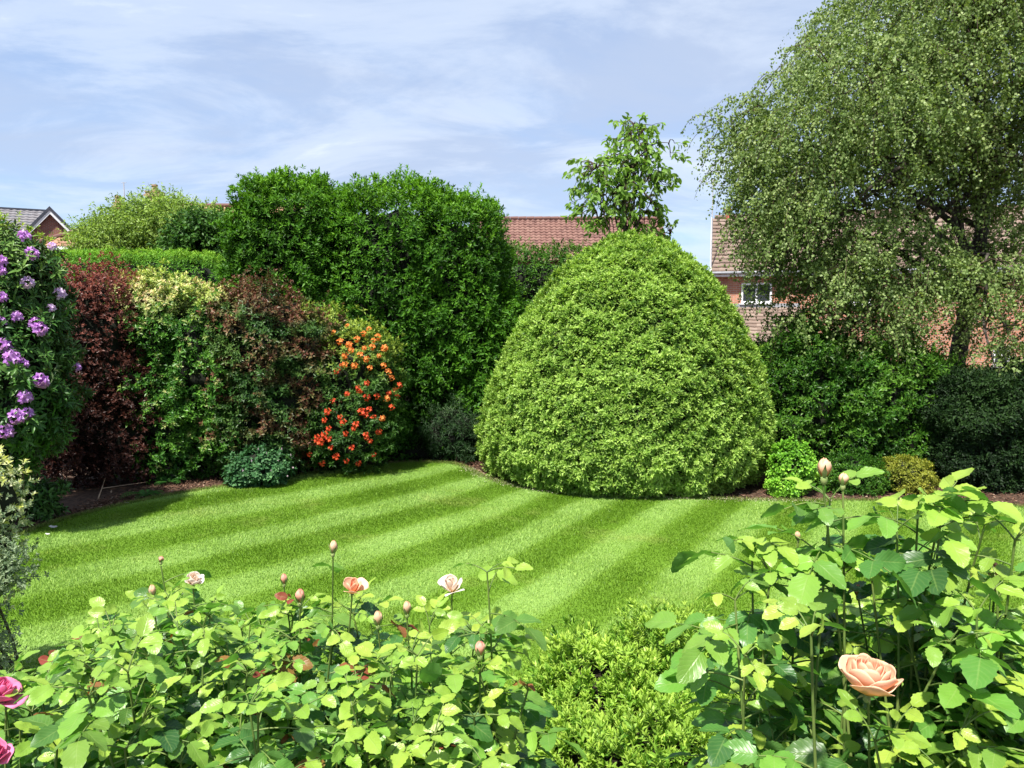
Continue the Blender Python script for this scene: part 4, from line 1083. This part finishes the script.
for lst, mi in ((orange, 0), (red, 1)):
    for px, py in lst:
        hitp = surface_hit(az_blobs, px, py, 0.05)
        if hitp is None: hitp = (P(px, py, 9.2), np.array([0.3, -0.8, 0.4]))
        spots.append((hitp[0], norm(hitp[1] + [0, -0.3, 0.2]), rng.uniform(0.5, 0.82), mi))
place_clusters(azalea, 'flower_cluster', [floret_mesh(4, 0.030, 0.050, 4), floret_mesh(5, 0.034, 0.046, 5)], [om1, om2], spots, 6)
spots = []
gb = [blob_px(262, 467, 8.35, 30, 20, 0.30, 2.3), blob_px(245, 475, 8.3, 20, 12, 0.22, 2.2)]
for px, py in [(281, 449), (290, 455), (289, 468), (284, 475), (266, 456), (252, 462), (244, 470), (270, 470), (276, 462), (258, 452)]:
    hitp = surface_hit(gb, px, py, 0.04) or (P(px, py, 8.2), np.array([0, -.5, .8]))
    spots.append((hitp[0], norm(hitp[1] + [0, -.2, .6]), 0.55, 0))
place_clusters(ger, 'flower', [floret_mesh(1, 0.004, 0.035, 7)], [petal_mat('pale_pink_petal', [(0, (0.7, 0.5, 0.6)), (1, (0.8, 0.65, 0.72))])], spots, 8)

# ferns
M_fern = leaf_mat('fern_leaf', [(0, (0.03, 0.11, 0.02)), (1, (0.07, 0.2, 0.035))], trans=0.3)
def fern(px, py, label, size, seed):
    g = np.random.default_rng(seed)
    b = G(px, py); root = thing('fern', label, 'fern', b, 'ferns in the shaded bed')
    for k in range(9):
        a = k * 2.399 + g.uniform(-.3, .3); ln = size * g.uniform(.7, 1.1)
        t = np.linspace(0, 1, 14)
        out = np.array([math.cos(a), math.sin(a) - 0.3, 0])
        pts = b + out * (t * ln)[:, None] + np.array([0, 0, 1]) * (ln * (1.1 * t - 0.95 * t ** 2))[:, None]
        tg = norm(np.gradient(pts, axis=0)); side = norm(np.cross(tg, [0, 0, 1.0])); up_ = np.cross(side, tg)
        sz = ln * 0.30 * np.sin(math.pi * np.clip(t * 0.93 + 0.07, 0, 1)) ** 0.7 + 0.005
        pp = np.concatenate([pts, pts]); dd = np.concatenate([side + tg * .4, -side + tg * .4]); mm = np.concatenate([up_, up_])
        v, f, at = instance(tmpl_fold(0.26, 0.04, -0.1), pp, dd, mm, np.concatenate([sz, sz]), g.uniform(0, 1, 28))
        np_mesh('frond', v, f, M_fern, root, at)
fern(146, 497, 'bright green fern on the mulch under the purple leaved shrub, nearer the lawn', 0.22, 1)
fern(168, 484, 'darker fern behind the first one in the shade under the cream topped shrub', 0.22, 2)

# fallen twig on the bed and petals on the lawn
m = MB(); a, b = G(98, 502), G(106, 488); m.tube([(a[0], a[1], .03), ((a[0] + b[0]) / 2, (a[1] + b[1]) / 2, .07), (b[0], b[1], .13)], [0.008, .006, .003], 5)
m.tube([((a[0] + b[0]) / 2, (a[1] + b[1]) / 2, .07), (a[0] + .18, b[1] + .05, .06)], [0.005, .002], 4)
tag(m.build('fallen_twig', M_pot_buff), 'bare brown twig lying on the mulch under the purple leaved shrub', 'twig')
M_petal_w = petal_mat('fallen_petal', [(0, (0.62, 0.55, 0.60)), (1, (0.8, 0.76, 0.78))])
for i, (px, py, s, lb) in enumerate([(52, 534, .05, 'largest pale fallen petal on the grass by the variegated plant'), (47, 541, .028, 'smaller fallen petal just below the largest one on the grass'),
                                 (126, 506, .03, 'pale fallen petal on the mulch at the lawn edge below the purple leaved shrub')]):
    p = G(px, py); p[2] = 0.058 if i < 2 else 0.03
    v, f, at = instance(tmpl_oval_q(0.8, 0.12, 0.1), np.array([p, p]), np.array([[1, .2, 0.1], [-.5, .6, .1]]), np.array([[0, -.2, 1.0], [0.2, 0, 1.0]]), s, np.array([.4, .8]))
    tag(np_mesh('fallen_petal', v, f, M_petal_w, None, at), lb, 'petal', 'fallen petals at the left of the lawn')

# variegated plant at the left edge, close to the camera
M_var = leaf_mat('variegated_leaf', [(0, (0.14, 0.21, 0.11)), (0.4, (0.28, 0.36, 0.20)), (0.75, (0.55, 0.58, 0.36)), (1, (0.75, 0.74, 0.5))], young=(0.60, 0.62, 0.12), rough=0.45, trans=0.3)
M_silver = leaf_mat('grey_green_leaf', [(0, (0.09, 0.15, 0.07)), (1, (0.30, 0.37, 0.22))], rough=0.5, trans=0.25)
shrub('variegated_shrub', 'pale cream and green variegated shrub at the left edge of the lawn', 'shrub',
      [blob_px(-14, 500, 3.6, 36, 46, 0.20, 2.3), blob_px(-30, 560, 3.6, 46, 60, 0.25, 2.3), blob_px(-40, 700, 3.5, 40, 110, 0.2, 2.3)], M_var, 1900, 7, 0.030, tmpl_fold(0.5), (20, 80), up=0.5, amp=0.035, nscale=0.16, seed=61, depth=0.10, core=0.8, out_shoots=.1, gap=-0.9, back=.6,
      age_fn=young_rand(.2))
shrub('grey_leaved_shrub', 'low grey green small leaved shrub under the variegated shrub at the left edge', 'shrub',
      [blob_px(-8, 570, 3.3, 34, 32, 0.16, 2.2), blob_px(-30, 660, 3.3, 40, 70, 0.16, 2.2)], M_silver, 1700, 7, 0.022, tmpl_fold(0.5), (20, 80), up=0.5, amp=0.035, nscale=0.14, seed=62, depth=0.10, core=None, out_shoots=.15, gap=-0.8, back=.6)

# low shrub in the centre foreground
M_low = leaf_mat('hebe_leaf', [(0, (0.05, 0.14, 0.012)), (0.5, (0.13, 0.28, 0.028)), (1, (0.25, 0.42, 0.055))], young=(0.48, 0.64, 0.11), rough=0.4, trans=0.3)
M_low_core = noise_mat('low_shade_core', (0.006, 0.006, 0.003), (0.020, 0.013, 0.008), 60, 0.95)  # hull colour darkened to stand for shade in the gaps between shoots
low_blobs = [((0.30, 2.36, 0.36), (0.27, 0.34, 0.52), 2.3), ((0.56, 2.40, 0.36), (0.29, 0.34, 0.545), 2.3), ((0.40, 2.04, 0.34), (0.40, 0.34, 0.47), 2.4), ((0.82, 2.32, 0.34), (0.28, 0.34, 0.50), 2.3), ((0.14, 2.26, 0.32), (0.20, 0.30, 0.42), 2.3)]
shrub('low_foreground_shrub', 'low mounded shrub of small narrow green leaves at the bottom centre', 'shrub', low_blobs, M_low, 17000, 11, 0.029, tmpl_fold(0.34, 0.08, -0.05), (12, 60), up=1.0,
      amp=0.045, nscale=0.2, seed=63, depth=0.10, core=0.78, gap=-0.95, out_shoots=.05, age_fn=young_rand(.8, .3, 1), stem=0.9, back=.4, core_mat=M_low_core)

# ================================================================== ROSES
def leaflet_template():
    nu, nv = 5, 13
    V = []; LV = []
    for i in range(nv):
        t = i / (nv - 1)
        w = 0.33 * (math.sin(math.pi * t ** 0.82)) ** 0.62 if 0 < t < 1 else 0.0
        saw = 0.022 * (1 if i % 2 else -1) if 0 < i < nv - 1 else 0
        for j in range(nu):
            u = -1 + 2 * j / (nu - 1)
            ww = w + (saw if abs(u) == 1 else 0)
            x = u * max(ww, 0.0)
            y = t + (0.018 if (abs(u) == 1 and i % 2 == 0) else 0)
            z = 0.24 * abs(x) ** 1.1 - 0.20 * t ** 2 + 0.012 * math.sin(t * 20) * abs(u) + 0.02 * math.sin(t * 9 + u * 2)
            V.append((x, y, z)); LV.append((u, t, 0))
    F = []
    for i in range(nv - 1):
        for j in range(nu - 1):
            a = i * nu + j; F.append((a, a + 1, a + nu + 1, a + nu))
    return np.array(V), np.array(F), np.array(LV)
LT = leaflet_template()
def to_px(p):
    d = np.array(p, float) - np.array([0, 0, CAM_H]); cp, sp = math.cos(PITCH), math.sin(PITCH)
    dep = d[1] * cp - d[2] * sp
    return 512 + FPX * d[0] / dep, 384 - FPX * (d[1] * sp + d[2] * cp) / dep, d[1]
def rose_leaves(specs):
    """specs: list of (node point, outward dir, leaf length, tint, age). returns leaflets and rachis tubes"""
    pos = []; D = []; Mn = []; S = []; T = []; A = []; paths = []
    for (p, out, ln, ti, ag, nleaf) in specs:
        out = norm(np.array(out, float))
        rach = ln * 1.75
        t = np.linspace(0, 1, 5)
        pts = p + out * (t * rach)[:, None] + np.array([0, 0, -1]) * (0.30 * rach * t ** 2)[:, None]
        paths.append((pts, np.linspace(0.0014, 0.0008, 5)))
        tg = norm(pts[-1] - pts[-2]); side = norm(np.cross(tg, [0, 0, 1.0])); up_ = norm(np.cross(side, tg))
        def add(pp, d, s):
            pos.append(pp); D.append(d + rng.normal(0, .17, 3) + np.array([0, 0, -.12])); Mn.append(up_ + rng.normal(0, .40, 3)); S.append(s)
            T.append(ti + rng.normal(0, .1)); A.append(ag + rng.normal(0, .06) * (ag > 0))
        add(pts[-1], tg, ln)
        fr = [0.70] if nleaf == 3 else [0.74, 0.36]
        for k, q in enumerate(fr):
            i0 = int(q * 4); pp = pts[i0] + (pts[min(i0 + 1, 4)] - pts[i0]) * (q * 4 - i0)
            for sg in (-1, 1):
                add(pp, tg * 0.5 + side * sg * 0.95, ln * (0.84 - 0.16 * k))
    pos, D, Mn, S = np.array(pos), np.array(D), np.array(Mn), np.array(S)
    v, f, at = instance((LT[0], LT[1]), pos, D, Mn, S, np.array(T), np.array(A))
    # individual curl
    n_ = len(pos)
    at['lv'] = np.tile(LT[2], (n_, 1))
    return v, f, at, paths
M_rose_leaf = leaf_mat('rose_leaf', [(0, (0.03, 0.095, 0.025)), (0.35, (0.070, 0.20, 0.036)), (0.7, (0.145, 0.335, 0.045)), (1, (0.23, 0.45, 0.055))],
                       young=[(0, (0.26, 0.42, 0.05)), (1, (0.38, 0.49, 0.07))], rough=0.36, trans=0.38, spec=0.45, veins=True, under=(0.12, 0.26, 0.06), tcol=(1.0, 1.25, 0.45))
M_rose_leaf2 = leaf_mat('rose_leaf_bronze', [(0, (0.20, 0.17, 0.03)), (0.5, (0.24, 0.11, 0.035)), (1, (0.25, 0.05, 0.04))], rough=0.35, trans=0.35, veins=True, tcol=(1.4, .9, .6))
M_cane = noise_mat('rose_cane', (0.07, 0.13, 0.025), (0.15, 0.20, 0.05), 25, 0.5)
M_calyx = noise_mat('rose_calyx', (0.18, 0.27, 0.07), (0.30, 0.34, 0.13), 60, 0.55)

def grid_faces(nu, nv, o=0, wrap=False):
    F = []
    for i in range(nv - 1):
        for j in range(nu - 1): a = o + i * nu + j; F.append((a, a + 1, a + nu + 1, a + nu))
    return F
def petal_patch(phi, r_base, r_mid, r_top, h, span, curl, lean=0.0, nu=9, nv=9, wav=0.0, seed=0):
    """one cupped petal wrapped round the z axis"""
    g = np.random.default_rng(seed); V = []
    p0 = g.uniform(0, 6.28)
    for i in range(nv):
        t = i / (nv - 1)
        r = (1 - t) ** 2 * r_base + 2 * t * (1 - t) * r_mid + t * t * r_top
        for j in range(nu):
            u = -1 + 2 * j / (nu - 1)
            w = span * (0.35 + 0.65 * math.sin(math.pi * min(1, 0.15 + 0.62 * t)))
            top = 1 - 0.16 * u * u * t - 0.05 * abs(u) ** 3
            a = phi + u * w
            rr = r + curl * t ** 3 * (0.5 + 0.5 * abs(u)) + wav * math.sin(u * 5 + p0) * t * t + lean * t * 0.3 * (1 - u * u)
            V.append((rr * math.cos(a), rr * math.sin(a), h * (t ** 0.85) * top - abs(curl) * t ** 5 * 0.5 + wav * 0.7 * math.sin(u * 4 + p0 * 2) * t ** 2))
    return V, grid_faces(nu, nv)
def bloom_mesh(name, R_, mat, parent, nlay=30, openness=1.0, seed=0):
    m = MB(); g = np.random.default_rng(seed); tints = []
    for k in range(nlay):
        q = (k + 0.5) / nlay
        r = R_ * (0.10 + 0.90 * q ** 0.85)
        phi = k * 2.399 + g.normal(0, .15)
        h = R_ * (1.36 - 0.30 * q + g.normal(0, 0.03)) * (1.0 if q < .8 else 0.92)
        span = 0.75 + 0.35 * (1 - q)
        flare = (q ** 2.2) * 0.42 * openness
        v, f = petal_patch(phi, R_ * 0.08, r * 1.12, r * (0.80 + flare), h, span, R_ * 0.22 * max(0, q - 0.55) * 2 * openness, wav=R_ * 0.025 * (.5 + q), seed=seed * 100 + k)
        m.add(v, f); tints += [q] * len(v)
    me = np_mesh(name, np.array(m.v), np.array(m.f), mat, None, {'tint': np.array(tints), 'hh': np.array(m.v)[:, 2] / R_}, smooth=True)
    me.parent = parent
    s = me.modifiers.new('thickness', 'SOLIDIFY'); s.thickness = 0.0004
    return me
def bloom_mat(name, inner, outer, base):
    m, NN, LL = new_mat(name)
    at = NN('ShaderNodeAttribute'); at.attribute_name = 'tint'
    c = ramp_node(NN, LL, at.outputs['Fac'], [(0.0, inner), (0.55, tuple((a + b) / 2 for a, b in zip(inner, outer))), (1.0, outer)])
    hh = NN('ShaderNodeAttribute'); hh.attribute_name = 'hh'
    mx = NN('ShaderNodeMix'); mx.data_type = 'RGBA'
    LL(ramp_node(NN, LL, hh.outputs['Fac'], [(0.05, (1, 1, 1)), (0.55, (0, 0, 0))]), mx.inputs[0]); LL(c, mx.inputs[6]); mx.inputs[7].default_value = (*base, 1)
    b = NN('ShaderNodeBsdfPrincipled'); LL(mx.outputs[2], b.inputs['Base Color']); b.inputs['Roughness'].default_value = 0.6; b.inputs['Specular IOR Level'].default_value = 0.2
    tr = NN('ShaderNodeBsdfTranslucent'); LL(mx.outputs[2], tr.inputs[0])
    ms = NN('ShaderNodeMixShader'); ms.inputs[0].default_value = 0.4; LL(b.outputs[0], ms.inputs[1]); LL(tr.outputs[0], ms.inputs[2])
    LL(ms.outputs[0], NN('ShaderNodeOutputMaterial').inputs[0])
    return m
M_peach = bloom_mat('peach_petal', (0.88, 0.47, 0.30), (0.90, 0.64, 0.45), (0.92, 0.50, 0.14))
M_budpink = bloom_mat('coral_bud_petal', (0.80, 0.34, 0.24), (0.86, 0.48, 0.36), (0.75, 0.40, 0.16))
M_budcream = bloom_mat('apricot_bud_petal', (0.82, 0.50, 0.30), (0.85, 0.60, 0.42), (0.66, 0.52, 0.22))
M_pink = bloom_mat('pink_petal', (0.80, 0.16, 0.36), (0.86, 0.30, 0.50), (0.85, 0.45, 0.5))
M_cream = bloom_mat('white_petal', (0.86, 0.70, 0.55), (0.86, 0.80, 0.76), (0.85, 0.66, 0.35))

def calyx_mesh(parent, R_, bud=True, seed=0):
    g = np.random.default_rng(seed); m = MB()
    m.tube([(0, 0, -R_ * 1.0), (0, 0, -R_ * 0.75), (0, 0, -R_ * 0.35), (0, 0, 0.0), (0, 0, R_ * 0.12)], [R_ * 0.16, R_ * 0.38, R_ * 0.46, R_ * 0.42, R_ * .25], 10)
    for k in range(5):
        a = k * 2 * math.pi / 5; V = []
        for i in range(7):
            t = i / 6
            w = 0.42 * (1 - t) ** 0.7 * (0.6 + 0.6 * math.sin(math.pi * min(1, t + .25)))
            if bud: rr = R_ * (0.42 + 0.45 * math.sin(math.pi * t * .75)); z = R_ * 1.9 * t
            else: rr = R_ * (0.35 + 1.0 * t); z = -R_ * 0.5 * t * t
            if bud: rr += R_ * 0.05 + R_ * 0.7 * t ** 4 * (k % 2)
            for u in (-1, 0, 1): V.append((rr * math.cos(a + u * w), rr * math.sin(a + u * w), z))
        m.add(V, grid_faces(3, 7))
    me = bpy.data.meshes.new('calyx'); me.from_pydata(m.v, [], m.f); me.materials.append(M_calyx)
    for p in me.polygons: p.use_smooth = True
    o = bpy.data.objects.new('calyx', me); link(o, parent); return o
def bud_mesh(name, R_, mat, parent, seed=0, tall=3.0):
    m = MB(); T = []
    for k in range(6):
        q = k / 5
        v, f = petal_patch(k * 2.0, R_ * 0.25, R_ * (1.15 + 0.15 * q), R_ * (0.12 + 0.30 * q), R_ * tall * (1.0 - 0.10 * q), 1.35 - .15 * q, R_ * 0.14 * q, seed=seed * 10 + k, wav=R_ * 0.02)
        m.add(v, f); T += [q] * len(v)
    # closed heart
    V = []; nv = 9
    for i in range(nv):
        t = i / (nv - 1); r = R_ * (0.25 + 0.75 * math.sin(math.pi * min(1, t * 0.95))) * (1 - t) ** 0.25 * 0.85
        for j in range(10): a = j * 2 * math.pi / 9; V.append((r * math.cos(a), r * math.sin(a), R_ * tall * 0.93 * t))
    m.add(V, grid_faces(10, nv)); T += [0.3] * len(V)
    o = np_mesh(name, np.array(m.v), np.array(m.f), mat, None, {'tint': np.array(T), 'hh': np.array(m.v)[:, 2] / (R_ * tall)}, smooth=True)
    o.parent = parent
    return o
def put(o, root, p, axis=(0, 0, 1), spin=0):
    o.location = tuple(np.array(p) - np.array(parent_world(root)))
    q = Vector(tuple(axis)).to_track_quat('Z', 'Y'); o.rotation_mode = 'QUATERNION'; o.rotation_quaternion = q
def add_bud(root, p, R_, mat, axis=(0, 0, 1), seed=0, tall=3.0, label=None):
    o = bud_mesh('rose_bud', R_, mat, root, seed, tall); put(o, root, p, axis); calyx_mesh(o, R_, True, seed)
    if label: o['label'] = label
def add_bloom(root, p, R_, mat, axis, nlay, openness, seed, label=None):
    o = bloom_mesh('rose_bloom', R_, mat, root, nlay, openness, seed); put(o, root, p, axis); calyx_mesh(o, R_ * 0.28, False, seed)
    if label: o['label'] = label

CLEAR = [(868, 665, 1.0, 58), (868, 700, 0.93, 30), (2, 698, 1.2, 26), (2, 756, 1.05, 24), (193, 579, 1.5, 14), (352, 588, 1.4, 20), (452, 588, 1.45, 22), (480, 650, 1.15, 14), (824, 470, 1.0, 16),
         (300, 598, 1.35, 14), (333, 550, 1.4, 12), (284, 580, 1.5, 11), (378, 620, 1.35, 12), (407, 610, 1.4, 12), (996, 570, 1.05, 16), (858, 590, 1.15, 10), (843, 480, 1.1, 12), (868, 640, .95, 26)]
def rose_bush(label, base, tips, leafL, n_nodes, stalks=(), seed=0, canes=9, age_top=0.5, tint_mean=0.66, bronze=0.03, group='rose bushes in the foreground bed', step=0.045):
    """canes rise from the base, fork to the tips; leaves spiral along them. stalks: (tip point) of flower stems"""
    g = np.random.default_rng(seed)
    root = thing('rose_bush', label, 'rose bush', base, group)
    base = np.array(base, float)
    tips = [np.array(t, float) for t in tips]
    hub = []
    for i in range(canes):
        t = tips[g.integers(0, len(tips))]
        e = base + (t - base) * np.array([0.6, 0.6, 0.5]) + np.append(g.normal(0, .05, 2), 0)
        hub.append(curve_pts(base + np.append(g.normal(0, .05, 2), 0), e, 8, 0, .03))
    paths = [(h, np.linspace(0.008, 0.005, 8)) for h in hub]
    specs = []; bron = []
    for ti_, t in enumerate(tips + [np.array(s[0], float) for s in stalks]):
        is_st = ti_ >= len(tips)
        hs = np.array([h[-1] for h in hub]); j = int(np.argmin(np.linalg.norm((hs - t)[:, :2], axis=1) + g.uniform(0, .12, len(hub))))
        s = hub[j][g.integers(4, 8)]
        mid = (s + t) / 2
        c = np.array([s + (t - s) * q for q in np.linspace(0, 1, 12)])
        bend = np.append((t - s)[:2], 0) * 0.35
        c += np.sin(np.linspace(0, math.pi, 12))[:, None] * bend * 0.5 + np.sin(np.linspace(0, math.pi, 12))[:, None] * g.normal(0, .022, 3) + np.sin(np.linspace(0, 2 * math.pi, 12))[:, None] * g.normal(0, .010, 3)
        paths.append((c, np.linspace(0.0036, 0.0016, 12)))
        if not is_st:
            blk = False
            for cp_ in c:
                x_, y_, d_ = to_px(cp_)
                for (bx_, by_, bY, br) in CLEAR:
                    if d_ < bY + .02 and abs(x_ - bx_) < br * .8 and abs(y_ - by_) < br: blk = True
            if blk: paths.pop(); continue
        ln = np.linalg.norm(t - s); nn = max(3, int(ln / step))
        if not is_st or stalks[ti_ - len(tips)][1] < 0.015:
            for k in range(3):
                a = g.uniform(0, 6.28); el = g.uniform(.5, 1.2)
                sp = (t, np.array([math.cos(a) * math.cos(el), math.sin(a) * math.cos(el), math.sin(el)]), leafL * g.uniform(.45, .8), g.uniform(.4, 1), age_top * g.uniform(.4, 1.6), 3)
                (bron if g.uniform() < bronze else specs).append(sp)
        stub = 0.0 if not is_st else stalks[ti_ - len(tips)][1]
        for k in range(nn):
            q = 0.22 + 0.78 * k / max(1, nn - 1)
            dist_top = (1 - q) * ln
            if is_st and dist_top < stub * 0.6: continue
            i0 = min(10, int(q * 11)); p = c[i0] + (c[i0 + 1] - c[i0]) * (q * 11 - i0)
            a = k * 2.399 + ti_ * 1.7 + g.normal(0, .3)
            el = g.uniform(0.15, 0.75)
            out = np.array([math.cos(a) * math.cos(el), math.sin(a) * math.cos(el), math.sin(el)])
            top = max(0, 1 - dist_top / 0.10)
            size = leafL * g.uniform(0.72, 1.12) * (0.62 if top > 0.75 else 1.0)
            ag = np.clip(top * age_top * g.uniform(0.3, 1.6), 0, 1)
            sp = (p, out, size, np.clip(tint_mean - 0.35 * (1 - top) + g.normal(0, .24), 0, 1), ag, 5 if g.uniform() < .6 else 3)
            mp_ = p + out * size * 1.4; hid = False
            for (bx_, by_, bY, br) in CLEAR:
                x_, y_, d_ = to_px(mp_)
                if d_ < bY + 0.12 and math.hypot(x_ - bx_, y_ - by_) < br + size * 0.85 / d_ * FPX * 0.5: hid = True
            if hid: continue
            if top > 0.4 and g.uniform() < bronze: bron.append(sp)
            else: specs.append(sp)
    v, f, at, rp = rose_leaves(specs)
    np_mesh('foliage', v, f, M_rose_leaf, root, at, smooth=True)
    if bron:
        v, f, at, rp2 = rose_leaves(bron)
        o = np_mesh('new_foliage', v, f, M_rose_leaf2, root, at, smooth=True); o['label'] = 'reddish bronze new leaves'
        rp += rp2
    v, f = tube_arrays(paths, 7); np_mesh('cane', v, f, M_cane, root, smooth=True)
    v, f = tube_arrays(rp, 4); np_mesh('leaf_stalk', v, f, M_cane, root)
    return root

def tips_in(pxr, pyr, Yr, n, seed, zlim=(0.9, 1.32)):
    """shoot tips filling a region"""
    g = np.random.default_rng(seed); out = []
    while len(out) < n:
        px, py, Y = g.uniform(*pxr), g.uniform(*pyr), g.uniform(*Yr)
        p = P(px, py, Y)
        if zlim[0] < p[2] < zlim[1]: out.append(p)
    return out
g = np.random.default_rng(91)
def flat_tips(pxr, Yr, zr, n, topfn, seed):
    g = np.random.default_rng(seed); out = []
    tries = 0
    while len(out) < n and tries < 20000:
        tries += 1
        Y = g.uniform(*Yr); px = g.uniform(*pxr); z = g.uniform(*zr)
        p = P(px, 500, Y); p[2] = z
        # pixel row of the tip
        d = p - np.array([0, 0, CAM_H]); cp, sp = math.cos(PITCH), math.sin(PITCH)
        dep = d[1] * cp - d[2] * sp; upc = d[1] * sp + d[2] * cp
        py = 384 - FPX * upc / dep
        if py > topfn(px): out.append(p)
    return out

# left main bush
lt = lambda px: np.interp(px, [-50, 40, 70, 140, 230, 300, 345, 420, 480, 530, 560], [690, 660, 625, 600, 592, 604, 600, 622, 625, 690, 720])
bush = rose_bush('peach rose bush with many coral buds and reddish new leaves, front left', (P(230, 0, 1.55)[0], 1.6, 0),
                 flat_tips((60, 345), (1.0, 1.9), (1.08, 1.37), 110, lt, 1), 0.050, 8,
                 [(P(300, 606, 1.4), .05), (P(284, 588, 1.55), .06), (P(333, 556, 1.5), .05), (P(161, 566, 1.6), .05), (P(153, 598, 1.5), .03), (P(193, 588, 1.55), .02), (P(352, 596, 1.45), .02)], seed=1, canes=12)
add_bud(bush, P(333, 553, 1.5), 0.0095, M_budcream, (.1, 0, 1), 1)
add_bud(bush, P(284, 584, 1.55), 0.0080, M_budpink, (0, 0, 1), 2)
add_bud(bush, P(300, 602, 1.4), 0.0110, M_budpink, (.05, -.1, 1), 3, 2.6)
add_bud(bush, P(153, 596, 1.5), 0.0085, M_budcream, (-.1, 0, 1), 4)
add_bud(bush, P(161, 562, 1.6), 0.0070, M_budpink, (.1, 0, 1), 5, 2.0, 'faded brown seed head')
add_bloom(bush, P(193, 584, 1.55), 0.020, M_cream, (.3, -.4, 1), 14, 0.6, 6, 'small white bloom')
add_bloom(bush, P(352, 593, 1.45), 0.024, M_peach, (.2, -.3, 1), 9, 1.1, 7, 'open peach bloom')
add_bud(bush, P(256, 717, 1.3), 0.010, M_budpink, (.3, -.2, 1), 8, 2.4)
add_bud(bush, P(147, 630, 1.5), 0.006, M_budpink, (.2, 0, 1), 9, 2.4)

bush2 = rose_bush('peach rose bush with a white bloom and a coral bud beside the low centre shrub', (P(430, 0, 1.45)[0], 1.5, 0),
                  flat_tips((345, 490), (1.0, 1.75), (1.02, 1.37), 62, lt, 2), 0.052, 8,
                  [(P(378, 628, 1.4), .04), (P(407, 618, 1.45), .04), (P(480, 657, 1.2), .03), (P(452, 594, 1.5), .03), (P(487, 572, 1.35), .01), (P(528, 690, 1.2), .01)], seed=2, canes=9, age_top=0.7, tint_mean=0.72)
add_bud(bush2, P(378, 625, 1.4), 0.0100, M_budcream, (0, 0, 1), 11)
add_bud(bush2, P(407, 614, 1.45), 0.0095, M_budcream, (0, 0, 1), 12)
add_bud(bush2, P(480, 655, 1.2), 0.0105, M_budpink, (0, 0, 1), 13, 2.4)
add_bloom(bush2, P(452, 592, 1.5), 0.026, M_cream, (-.1, -.3, 1), 11, 1.2, 14, 'open white bloom')

bush3 = rose_bush('pink rose bush cut by the bottom left corner', (P(-10, 0, 1.3)[0], 1.35, 0),
                  flat_tips((-60, 75), (0.95, 1.75), (0.98, 1.26), 46, lambda px: np.interp(px, [-60, 40, 70], [675, 665, 640]), 3), 0.054, 8,
                  [(P(6, 702, 1.2), .03), (P(-3, 758, 1.05), .03)], seed=3, canes=7)
add_bloom(bush3, P(-6, 702, 1.2), 0.030, M_pink, (.5, .1, .8), 16, 1.3, 21, 'deep pink bloom')
add_bloom(bush3, P(-14, 762, 1.05), 0.026, M_pink, (.4, -.1, .8), 20, 0.9, 22, 'paler pink bloom in the corner')

# right bush
rtf = lambda px: np.interp(px, [700, 740, 800, 860, 900, 940, 980, 1040], [670, 650, 625, 615, 612, 600, 600, 590])
bush4 = rose_bush('tall rose bush with a large open peach bloom, front right', (P(890, 0, 1.2)[0], 1.25, 0),
                  flat_tips((765, 1080), (0.85, 1.5), (1.15, 1.60), 70, rtf, 4), 0.058, 8,
                  [(P(823, 484, 1.10), .05), (P(843, 488, 1.12), .05), (P(868, 685, .95), .03), (P(858, 596, 1.2), .02), (P(996, 576, 1.1), .03), (P(798, 540, 1.15), .03), (P(897, 530, 1.1), .01),
                   (P(918, 512, 1.1), .005), (P(942, 506, 1.12), .005), (P(830, 500, 1.14), .005), (P(752, 545, 1.15), .0), (P(770, 575, 1.1), .0), (P(735, 600, 1.05), .0), (P(940, 515, 1.1), .0), (P(985, 525, 1.15), .0), (P(1015, 540, 1.05), .0), (P(870, 560, 1.1), .0), (P(745, 655, .95), .0)], seed=4, canes=13, age_top=0.7, tint_mean=0.70, bronze=0.0, step=0.042)
add_bud(bush4, P(824, 477, 1.10), 0.0120, M_peach, (0, 0, 1), 31, 2.5, 'large half open pale pink bud')
add_bud(bush4, P(843, 485, 1.12), 0.0090, M_budcream, (.05, 0, 1), 32, 2.2)
add_bud(bush4, P(858, 596, 1.2), 0.0075, M_budpink, (0, 0, 1), 33, 2.8)
add_bud(bush4, P(995, 578, 1.1), 0.0120, M_budpink, (-.2, -.1, 1), 34, 2.2)
add_bud(bush4, P(798, 540, 1.15), 0.0050, M_budcream, (-.1, 0, 1), 35, 3.0)
add_bloom(bush4, P(867, 695, .93), 0.0375, M_peach, (.06, -.06, 1), 26, 0.62, 36, 'large open peach bloom')
